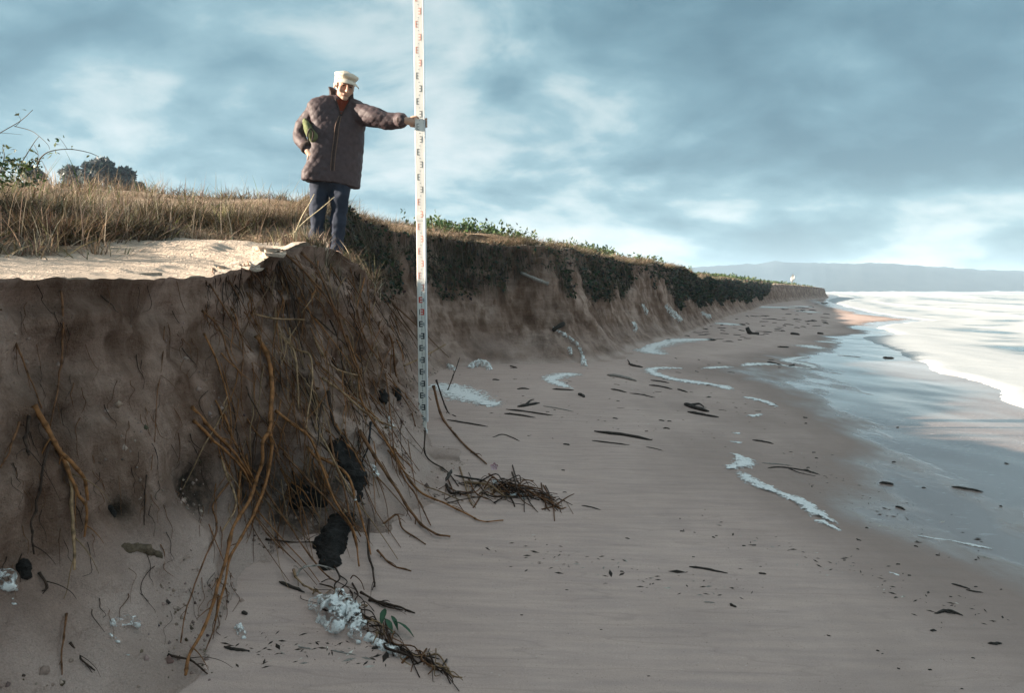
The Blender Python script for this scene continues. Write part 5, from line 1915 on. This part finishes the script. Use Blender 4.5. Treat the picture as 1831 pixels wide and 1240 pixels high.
FOAMG = 'blobs of foam caught on the scarp'


def foam_blob(pts, rpx, label, seed, off=.01, amp=.55, voxel=.006):
    return lump('foam_blob', pts, [r * .8 for r in rpx], label, M['lace'], 'sea foam', FOAMG, seed, amp, voxel, off)


foam_blob([(570, 1082), (590, 1095), (600, 1120)], [16, 26, 20], 'large lacy foam clump over the roots at the headland foot', 31, .03, .6)
foam_blob([(605, 1070), (625, 1090), (635, 1115), (640, 1145)], [14, 20, 15, 8], 'ragged foam clump among roots beside the largest clump', 32, .03, .6)
foam_blob([(660, 1140), (690, 1160), (725, 1175)], [10, 9, 6], 'foam smear along the debris tail on near sand', 33, .01, .6)
foam_blob([(205, 1115), (230, 1110), (248, 1118)], [8, 9, 6], 'curly white foam scrap low on the bare scarp', 34, .005, .6)
foam_blob([(195, 1135), (212, 1148)], [4, 5], 'small foam scrap under the curly one', 35, .003)
foam_blob([(8, 1035), (18, 1050)], [15, 12], 'white foam lump at the lower edge of the photo', 36, .005, .4)
foam_blob([(22, 1075), (28, 1080)], [5, 4], 'little foam spot below the white foam lump', 37, .003)
foam_blob([(225, 1168), (232, 1172)], [4, 3], 'tiny foam spot on the sand near the bare scarp', 38, .002)
foam_blob([(425, 1120), (435, 1140)], [7, 6], 'faint foam smear at the foot of the orange bundle', 39, .0, .6)
foam_blob([(660, 835), (672, 850)], [9, 9], 'foam scrap among the roots above the sand near the staff', 40, .01, .6)
foam_blob([(690, 745), (698, 762)], [5, 7], 'thin foam scrap on the sand slope close to the staff foot', 41, .005, .6)
foam_blob([(842, 658), (862, 650), (875, 662)], [7, 10, 5], 'foam caught at the far scarp foot beyond the staff', 42, .02, .6)
foam_blob([(800, 655), (812, 662)], [6, 5], 'foam scrap at the far scarp foot right beside the staff', 43, .02, .6)
foam_blob([(990, 588), (1010, 600), (1032, 615)], [3, 4, 4], 'foam trickle under the dark log on the far scarp', 44, .02, .6)
foam_blob([(1036, 620), (1042, 640), (1045, 655)], [3, 4, 6], 'foam trickle reaching the foot of the far scarp', 45, .02, .6)
foam_blob([(1018, 625), (1020, 632)], [5, 4], 'foam dab between trickles on the far scarp', 46, .02, .6)
foam_blob([(1132, 580), (1135, 590)], [6, 6], 'foam dab on the far scarp right of the trickles', 47, .03, .6)
foam_blob([(1192, 552), (1205, 565), (1215, 572)], [6, 8, 5], 'large foam splash on the far scarp face', 48, .04, .6)
foam_blob([(1150, 548), (1155, 560)], [5, 5], 'small foam splash beside the large one on the far scarp', 49, .04, .6)
foam_blob([(1255, 562), (1268, 568)], [5, 4], 'distant foam splash at the far scarp foot', 50, .04, .6)
foam_blob([(635, 890), (636, 894)], [3, 3], 'tiny foam bead on an orange root', 51, .14, .2, .004)


# ------------------------------------------------------------------ driftwood and litter on the sand
def stick(pts, rpx, label, group=None, mat='wood', name='driftwood_stick', cat='driftwood', fork=None, lift=.5):
    Wp = []
    for a, b in pts:
        h = beach_hit(a, b)
        Wp.append(h)
    Wp = np.array(Wp)
    d = np.linalg.norm(Wp - EYE, axis=1).mean()
    r_ = rpx / FPX * d * .78
    C = catmull(Wp, 7)
    sd = random.randrange(9999)
    n = len(C)
    C[:, 2] = beach_z(C[:, 0], C[:, 1]) + r_ * lift
    C[:, 0] += r_ * .5 * fbm(np.arange(n) * .4, .2, .1, 2, sd)
    C[:, 1] += r_ * .8 * fbm(np.arange(n) * .4, .7, .5, 2, sd)
    rad = r_ * (1 + .25 * fbm(np.arange(n) * .7, .3, .4, 2, sd)) * (np.clip(np.minimum(np.arange(n) + 1, n - np.arange(n)) / 4, .25, 1)) * np.linspace(1.05, .8, n)
    V, F = tube(C, rad, 7)
    o0 = C.mean(0)
    o = mesh_from(name, V - o0, F, M[mat])
    o.location = o0
    if fork:
        P2 = np.array([beach_hit(a, b) for a, b in fork])
        C2 = catmull(P2, 5)
        C2[:, 2] = beach_z(C2[:, 0], C2[:, 1]) + r_ * .8
        V, F = tube(C2, np.linspace(r_ * .6, r_ * .25, len(C2)), 6)
        mesh_from('side_twig', V - o0, F, M[mat], o)
    tag(o, label, cat, group)
    return o


stick([(1063, 773), (1110, 779), (1166, 789)], 4.2, 'thick straight black stick on the middle of the beach')
stick([(1058, 789), (1090, 793), (1126, 797)], 2.0, 'thin dark stick lying just below the thick black stick')
stick([(1155, 800), (1170, 803), (1186, 807)], 1.2, 'hair-thin twig to the right of the two parallel sticks')
stick([(1224, 724), (1240, 731), (1268, 738)], 5.5, 'stubby black log chunk in the middle of the beach', None, fork=[(1236, 728), (1250, 726), (1258, 731)])
stick([(1229, 738), (1255, 743), (1285, 748)], 3.4, 'tapering black stick touching the stubby log chunk')
stick([(1231, 1015), (1262, 1019), (1301, 1027)], 2.6, 'lone dark stick on the empty near sand')
stick([(1672, 1099), (1696, 1094), (1722, 1103)], 3.0, 'curved dark stick with split end on the near sand', None, fork=[(1690, 1096), (1700, 1099), (1708, 1101)])
stick([(1767, 1152), (1779, 1153), (1791, 1152)], 2.6, 'short dark stick near the lower corner of the beach')
stick([(1701, 1045), (1718, 1050), (1735, 1055)], 1.8, 'thin dark twig, upper of a crossing pair on near sand')
stick([(1727, 1056), (1742, 1059), (1758, 1061)], 1.6, 'thin dark twig, lower of a crossing pair on near sand')
stick([(1573, 865), (1585, 866), (1597, 868)], 3.0, 'short thick stick on the damp sand below the sky reflection')
stick([(1702, 872), (1730, 876), (1759, 881)], 2.5, 'straight dark stick on the wet sand near the frame edge')
stick([(1345, 788), (1365, 791), (1384, 795)], 2.2, 'dark stick beside the small foam dab')
stick([(1372, 838), (1400, 837), (1440, 843), (1466, 850)], 1.7, 'long thin twig with fork right of the broad foam streak', None, fork=[(1410, 839), (1430, 847), (1458, 853)])
stick([(1362, 829), (1390, 831), (1418, 834)], 1.3, 'pale thin twig above the forked twig', None, 'palewood')
stick([(1600, 907), (1609, 909), (1618, 913)], 2.2, 'short bent twig on damp sand right of the broad foam streak')
stick([(1579, 640), (1588, 641), (1599, 641)], 2.0, 'dark stick lying on the blue wet sand at the surf')
stick([(1414, 598), (1421, 599), (1430, 600)], 3.2, 'short dark block on the far beach')
stick([(1462, 597), (1466, 598), (1472, 598)], 2.6, 'small dark block next to the sunlit far sand')
stick([(1390, 621), (1400, 622), (1411, 622)], 2.0, 'thin dark stick above the zigzag foam line')
stick([(1372, 648), (1385, 651), (1400, 655)], 2.2, 'dark stick lying on the zigzag foam line')
stick([(1411, 656), (1416, 655), (1421, 654)], 2.4, 'dark nub in the zigzag foam line')
stick([(1124, 652), (1135, 656), (1150, 658)], 3.0, 'dark forked chunk near the far scarp foot', None, fork=[(1127, 654), (1124, 648), (1122, 645)])
stick([(1093, 697), (1105, 699), (1121, 703)], 2.2, 'dark stick below the far scarp, left of a paler long twig')
stick([(1126, 704), (1148, 707), (1172, 712)], 1.5, 'long thin twig below the far scarp')
stick([(1160, 690), (1180, 692), (1202, 697)], 2.2, 'crooked dark twig under the long curling foam line')
stick([(1211, 697), (1218, 699), (1230, 703)], 2.0, 'small crooked twig right under the long curling foam line')
stick([(1163, 681), (1180, 683), (1197, 686)], 1.8, 'thin dark twig touching the long curling foam line')
stick([(1085, 672), (1110, 676), (1138, 683)], 4.2, 'brown matted strip of weed below the far scarp', None, 'palewood', 'weed_strip', 'seaweed')
stick([(926, 729), (945, 726), (966, 722)], 4.0, 'dark forked branch right of the wide foam pool', None, fork=[(940, 727), (948, 719), (955, 717)])
stick([(905, 733), (945, 738), (989, 744)], 2.4, 'long dark stick right of the wide foam pool')
stick([(902, 741), (925, 743), (957, 748)], 2.6, 'dark stick under the long stick right of the foam pool')
stick([(800, 752), (835, 758), (872, 764)], 2.2, 'thin dark stick right of the staff foot')
stick([(881, 783), (898, 778), (915, 783), (929, 790)], 1.5, 'thin arched twig on the sand below the foam pool')
stick([(970, 727), (995, 731), (1026, 737)], 1.5, 'thin pale twig in the middle sand', None, 'palewood')
stick([(988, 697), (1005, 698), (1026, 699)], 2.2, 'dark twig under the white foam hook')
stick([(1034, 706), (1040, 709), (1046, 712)], 4.0, 'small dark knob of wood right of the foam hook')
stick([(911, 655), (918, 657), (925, 659)], 2.0, 'short twig at the far scarp foot beyond the foam pool')
stick([(880, 680), (886, 680), (893, 681)], 2.0, 'tiny dark chip above the foam pool')
stick([(925, 697), (935, 696), (946, 697)], 2.2, 'dark crumbled bark strip beyond the foam pool')
stick([(400, 1159), (420, 1163), (446, 1166)], 3.2, 'dark stick at the foot of the orange root bundle')
stick([(500, 1042), (518, 1051), (546, 1061)], 4.0, 'dark stick between the bundle and the foam clump')
stick([(533, 1158), (545, 1160), (558, 1162)], 1.8, 'brown twig on near sand left of the debris tail', None, 'palewood')
stick([(592, 1164), (610, 1168), (637, 1173)], 1.8, 'thin brown twig beside the debris tail', None, 'palewood')
stick([(433, 1097), (438, 1098), (443, 1100)], 4.0, 'black oval chip on the sand beside the root bundle')
stick([(665, 1161), (670, 1161), (676, 1162)], 3.0, 'black chip touching the debris tail')
stick([(152, 1129), (158, 1131), (164, 1132)], 4.0, 'black oval chip low on the sand slope')
stick([(750, 1172), (768, 1176), (787, 1180)], 1.7, 'thin dark twig right of the debris tail')
stick([(1258, 1078), (1268, 1078), (1278, 1079)], 1.4, 'faint thin twig on the empty near sand', None, 'palewood')
stick([(1306, 1081), (1310, 1085), (1317, 1088)], 2.8, 'small dark bark chip on the empty near sand')
stick([(1040, 905), (1056, 908), (1074, 913)], 1.7, 'thin dark twig at the tip of the debris heap')

# upright L-shaped stump
p0 = beach_hit(1342, 598)
t = empty('driftwood_stump', tuple(p0))
V, F = tube(catmull([at(1336, 586, p0[1]), at(1339, 593, p0[1]), at(1345, 598, p0[1]), at(1357, 599, p0[1] - .05)], 5) - p0, np.linspace(.055, .075, 16), 7)
mesh_from('wood', V, F, M['wood'], t)
tag(t, 'black L-shaped driftwood stump upright on the far beach', 'driftwood')

# branches on the far scarp
def face_branch(pts, rpx, label, mat, off=.03):
    Pp, ds = sight_path(pts, off, .6)
    C = catmull(Pp, 6)
    r_ = rpx / FPX * ds.mean()
    V, F = tube(C, r_ * np.linspace(.8, 1.1, len(C)) * (1 + .2 * noise3(np.arange(len(C)) * .6, .1, .2, 3)), 7)
    o0 = C[0].copy()
    o = mesh_from('branch', V - o0, F, M[mat])
    o.location = o0
    tag(o, label, 'driftwood')


face_branch([(932, 488), (945, 494), (962, 501), (980, 508)], 3.2, 'pale grey bare branch sticking out of the far scarp', 'palewood', .12)
face_branch([(988, 592), (996, 586), (1008, 579)], 4.2, 'dark log stub stuck in the far scarp face', 'wood', .12)

# small scattered twigs and chips
FAR = 'small distant dark twig in the wrack below the dark green scarp'
NEARB = 'tiny dark wood chip scattered on the near beach'
k = 0
rs = random.Random(5)
while k < 90:
    px, py = rs.uniform(1180, 1475), rs.uniform(541, 612)
    lo = np.interp(px, [1180, 1300, 1380, 1475], [606, 574, 553, 540])
    if py < lo or py > lo + 42:
        continue
    ln = rs.uniform(6, 22) * np.interp(py, [540, 610], [.7, 1])
    stick([(px, py), (px + ln / 2, py + rs.uniform(-.4, 1.0)), (px + ln, py + rs.uniform(-.3, 2.0))], rs.uniform(.5, 1.2), FAR, 'twigs in the far wrack line', name='twig', cat='twig')
    k += 1
CH = [(1013, 796, 3.5), (1007, 842, 2.2), (1010, 881, 2), (1100, 749, 2.5), (1183, 753, 2.6), (1197, 754, 2.4), (1192, 767, 3), (1156, 772, 1.8), (1112, 1023, 2.2), (1363, 1027, 3.4), (1669, 1129, 3.6), (945, 780, 1.3), (1220, 951, 2.2), (1242, 953, 1.4), (1276, 962, 2.2),
      (1281, 959, 1.6), (1122, 964, 2), (1330, 977, 2), (1348, 976, 2.2), (1440, 748, 2.4), (1441, 758, 2.2), (1455, 810, 1.8), (1460, 820, 1.8), (1445, 837, 1.8), (1497, 945, 1.8), (1536, 967, 2), (1550, 945, 2.2), (1598, 827, 2.2), (1605, 765, 1.8), (1652, 873, 2.2), (1800, 830, 2),
      (1638, 978, 2), (1677, 994, 2.2), (1745, 1002, 1.8), (1533, 965, 1.5), (1606, 1010, 2), (1510, 1003, 1.6), (1626, 1030, 2), (1482, 1138, 2), (1570, 1165, 2.4), (1578, 1170, 1.3), (1607, 1197, 2), (1663, 1199, 2.2), (1740, 1178, 1.8), (1720, 1233, 1.8), (1075, 1127, 1.4), (933, 1101, 1.8),
      (978, 975, 1.2), (1014, 1056, 1.5), (1160, 1210, 1.4), (1745, 1050, 1.6), (1790, 1055, 1.4), (1700, 1068, 1.6), (1790, 906, 2), (1240, 997, 1.6), (1534, 983, 1.8), (1360, 1014, 1.2), (760, 845, 1.5)]
for (a, b, r_) in CH:
    w = rs.uniform(2.2, 4.5) * r_ / 2
    stick([(a - w, b - rs.uniform(-.5, .8)), (a, b), (a + w, b + rs.uniform(-.3, 1.2))], r_ * .62, NEARB, 'wood chips on the near beach', name='wood_chip', cat='wood chip')
CH2 = 'small dark wood chip on the sand before the far scarp'
for k in range(34):
    px, py = rs.uniform(900, 1450), rs.uniform(640, 740)
    if px > 1400 - (py - 640) * .1:
        continue
    w = rs.uniform(2, 8)
    stick([(px - w, py), (px, py + .4), (px + w, py + rs.uniform(0, 1.8))], rs.uniform(.5, 1.0), CH2, 'wood chips before the far scarp', name='wood_chip', cat='wood chip')


# ------------------------------------------------------------------ debris heap, debris tail, leafy sprig, pink petal
def debris(cpx, spread, count, label, length, name='debris_heap', tail=None, pal=(BROWN, DARKR, PALE, DARKR), hgt=.07):
    base = beach_hit(*cpx)
    t = empty(name, tuple(base))
    parts = {}
    for k in range(count):
        u = rng.uniform(0, 1)
        if tail:
            i = u * (len(tail) - 1)
            a = np.array(tail[int(i)]) * (1 - i % 1) + np.array(tail[min(int(i) + 1, len(tail) - 1)]) * (i % 1)
            px, py = a + rng.normal(0, 1, 2) * np.array(spread) * (1.2 - u)
            hd0 = math.atan2(tail[-1][1] - tail[0][1], tail[-1][0] - tail[0][0])
        else:
            px, py = cpx[0] + rng.normal(0, spread[0]), cpx[1] + rng.normal(0, spread[1])
            hd0 = .25
        ang = rng.normal(hd0, .45)
        ln = rng.uniform(.4, 1) * length
        p = [np.array((px + s * ln * math.cos(ang), py + s * ln * math.sin(ang))) + rng.normal(0, 6, 2) for s in (-.5, -.15, .2, .5)]
        z = rng.uniform(.003, hgt) * (1 - .7 * u if tail else 1)
        C = catmull([beach_hit(*q) + np.array([0, 0, z * w]) for q, w in zip(p, (.25, 1, 1, .2))], 4)
        r_ = rng.uniform(.6, 2.0) / FPX * np.linalg.norm(base) * (1.6 if rng.uniform() < .12 else 1)
        V, F = tube(C - base, np.linspace(r_, r_ * .5, len(C)), 5)
        ci = int(rng.choice(len(pal)))
        parts.setdefault(ci, MB()).add(V, F, np.array(pal[ci]) * rng.uniform(.5, 1.1))
    for ci, mb in parts.items():
        o = mb.build('twigs', M['root'], t)
        tag(o, None, None, None, 'stuff')
    tag(t, label, 'debris')
    return t


debris((862, 882), (36, 6), 32, 'thin heap of roots, weed and dark twigs on the sand below the staff', 90, hgt=.03)
debris((940, 890), (10, 4), 40, 'dark twig tail of the root heap pointing to the sea', 90, tail=[(900, 872), (940, 886), (1000, 902)], pal=(DARKR, BROWN, DARKR))
debris((640, 1100), (14, 10), 72, 'tail of tangled brown roots running from the foam clump', 70, tail=[(590, 1060), (640, 1100), (690, 1145), (740, 1178), (816, 1212)], hgt=.05)
stick([(797, 873), (803, 862), (808, 852)], 4.0, 'black stub jutting from the root heap', lift=4)
stick([(812, 860), (840, 866), (868, 870)], 2.6, 'black curved stick on top of the root heap', lift=5)
foam_blob([(886, 862), (897, 866)], [6, 6], 'white scrap of foam on the root heap', 61, .05, .4, .005)
foam_blob([(915, 885), (935, 892)], [8, 6], 'grey foam smear behind the root heap', 62, .0, .5, .006)


def petal():
    c = beach_hit(884, 846) + np.array([0, -.02, .05])
    mt = mat_noise('pink_petal', (.55, .33, .38), (.68, .50, .52), 40, .6, .2)
    t = empty('flower', tuple(c))
    for k in range(5):
        a = k * 1.257 + .3
        d_ = np.array([math.cos(a), -.35, math.sin(a)])
        s_ = np.array([-math.sin(a), 0, math.cos(a)])
        V = [np.zeros(3), d_ * .012 + s_ * .010, d_ * .026 + s_ * .007, d_ * .028 - s_ * .006, d_ * .013 - s_ * .010]
        V = V + [v + np.array([0, .0025, 0]) for v in V]
        mesh_from('petal', V, [(0, 1, 2, 3, 4), (9, 8, 7, 6, 5)] + [(i, (i + 1) % 5, 5 + (i + 1) % 5, 5 + i) for i in range(5)], mt, t)
    tag(t, 'pale pink flower lying on top of the root heap', 'flower')


petal()


def sprig():
    base = beach_hit(690, 1110)
    t = empty('leafy_sprig', tuple(base))
    V, F = tube(catmull([at(684, 1104, base[1]) - base, at(700, 1118, base[1]) - base, at(716, 1130, base[1] - .01) - base], 5), .0025, 5)
    mesh_from('stem', V, F, M['leaf'], t, True, {'tint': np.tile((.05, .09, .04), (len(V), 1))})
    for (x0, y0, x1, y1, w) in ((689, 1105, 681, 1127, 6), (691, 1124, 702, 1142, 6), (706, 1128, 740, 1145, 7), (700, 1118, 712, 1136, 5)):
        a, b = beach_hit(x0, y0) + np.array([0, 0, .035]), beach_hit(x1, y1) + np.array([0, 0, .012])
        d_ = b - a
        s_ = np.cross(d_, [0, .6, 1.0])
        s_ = s_ / np.linalg.norm(s_) * w / FPX * np.linalg.norm(base)
        V, F = [], []
        prof = [(0, .05), (.2, .7), (.45, 1), (.7, .75), (1, .03)]
        for f, ww in prof:
            c = a + d_ * f + np.array([0, 0, .012 * math.sin(f * 3.1)])
            V += [c - s_ * ww, c - np.array([0, 0, .004]), c + s_ * ww]
        for i in range(4):
            q = i * 3
            F += [(q, q + 1, q + 4, q + 3), (q + 1, q + 2, q + 5, q + 4)]
        mesh_from('leaf', np.array(V) - base, F, M['leaf'], t, True, {'tint': np.tile((.035, .10, .05), (len(V), 1))})
    tag(t, 'fresh green leafy sprig on the sand beside the debris tail', 'sprig')


sprig()

# ------------------------------------------------------------------ white marker on the far dune
def marker():
    Yd = 62.0
    for Yd in np.arange(62, 100, 1.0):              # first spot on that line that stands on the dune top
        p = at(1416, 508, Yd)
        if ground_z(p[0], p[1]) > 1.5:
            break
    Yd += 2
    p = at(1416, 508, Yd)
    g = ground_z(p[0], p[1])
    base = np.array([p[0], p[1], g])
    t = empty('flag', tuple(base))
    topz = at(1416, 490, Yd)[2] - g
    V, F = tube([(0, 0, -.1), (.02, 0, topz * .5), (.1, 0, topz)], .025, 6)
    mesh_from('pole', V, F, M['palewood'], t)
    V, F = [], []
    for k in range(9):
        f = k / 8
        z = topz * (1.0 - .8 * f)
        w = .04 + .2 * math.sin(f * 3.0)
        for s in (-1, -.3, .4, 1):
            V.append((.12 - .12 * f + s * w, .03 * math.sin(f * 7 + s * 2), z))
    for k in range(8):
        for s in range(3):
            q = k * 4 + s
            F.append((q, q + 1, q + 5, q + 4))
    V = V + [(x, y + .02, z) for x, y, z in V]
    F = F + [tuple(36 + i for i in f[::-1]) for f in F]
    cl = mat_noise('white_cloth', (.75, .73, .68), (.82, .80, .76), 5, .9, .2)
    mesh_from('cloth', V, F, cl, t)
    tag(t, 'small white flag-like upright shape on the far end of the dune', 'flag')


marker()


# ------------------------------------------------------------------ crumbs of sand fallen from the scarp
def crumbs():
    dens = INVIEW * (Vb > .12) * (Yc < 9) * (Yc > 1.2) * np.where(Vb > .7, 1.6, .5) * smooth(-.2, .5, fbm(Xc * 3, Yc * 3, Zc * 3, 2, 601))
    P, ii, jj = sample_cells(dens, 5200)
    n = len(P)
    s_ = np.exp(rng.normal(math.log(.0055), .5, n))
    oc = np.array([(1, 0, 0), (-1, 0, 0), (0, 1, 0), (0, -1, 0), (0, 0, 1), (0, 0, -1)], float)
    V = P[:, None, :] + oc[None] * s_[:, None, None] * rng.uniform(.6, 1.3, (n, 6, 1))
    fo = np.array([(0, 2, 4), (2, 1, 4), (1, 3, 4), (3, 0, 4), (2, 0, 5), (1, 2, 5), (3, 1, 5), (0, 3, 5)])
    F = (np.arange(n)[:, None, None] * 6 + fo[None]).reshape(-1, 3)
    tn = pick(np.array([(.36, .27, .225), (.26, .19, .155), (.10, .07, .052)]), n, [.5, .35, .15])
    o = mesh_from('sand_crumbs', V.reshape(-1, 3), F, M['root'], None, False, {'tint': np.repeat(tn, 6, 0)})
    tag(o, 'loose crumbs of sand stuck on the cut scarp', 'sand', None, 'stuff')


crumbs()


# ------------------------------------------------------------------ fine wrack left along the swash lines
def wrack():
    mb_v, mb_f, tn = [], [], []
    lines = [[(860, 735), (1000, 745), (1150, 760), (1330, 790)], [(1120, 690), (1250, 700), (1400, 740)], [(1380, 800), (1480, 860), (1600, 920), (1760, 990)], [(1240, 930), (1400, 980), (1560, 1040), (1760, 1110)],
             [(900, 660), (1050, 668), (1180, 650), (1330, 600), (1450, 565)], [(900, 980), (1100, 1020), (1350, 1060)], [(430, 1165), (560, 1160), (700, 1175)]]
    n = 0
    for ln in lines:
        C = catmull(ln, 30)
        for k in range(110):
            a, b = C[rng.integers(len(C))] + rng.normal(0, 1, 2) * np.array([30, 15])
            c = beach_hit(a, b)
            l_ = np.exp(rng.normal(math.log(.010), .5))
            th = rng.normal(.2, .9)
            d_ = np.array([math.cos(th), math.sin(th), 0]) * l_
            e_ = np.array([-math.sin(th), math.cos(th), 0]) * l_ * rng.uniform(.12, .35)
            u_ = np.array([0, 0, l_ * .22])
            mb_v += [c - d_, c + e_, c + d_, c - e_, c + u_]
            mb_f += [(n, n + 1, n + 4), (n + 1, n + 2, n + 4), (n + 2, n + 3, n + 4), (n + 3, n, n + 4)]
            n += 5
            t_ = np.array((.04, .03, .024)) if rng.uniform() < .8 else np.array((.4, .37, .33))
            tn += [t_ * rng.uniform(.6, 1.6)] * 5
    o = mesh_from('wrack', np.array(mb_v), np.array(mb_f), M['root'], None, False, {'tint': np.array(tn)})
    tag(o, 'fine dark wrack specks strewn along the swash lines', 'wrack', None, 'stuff')


wrack()
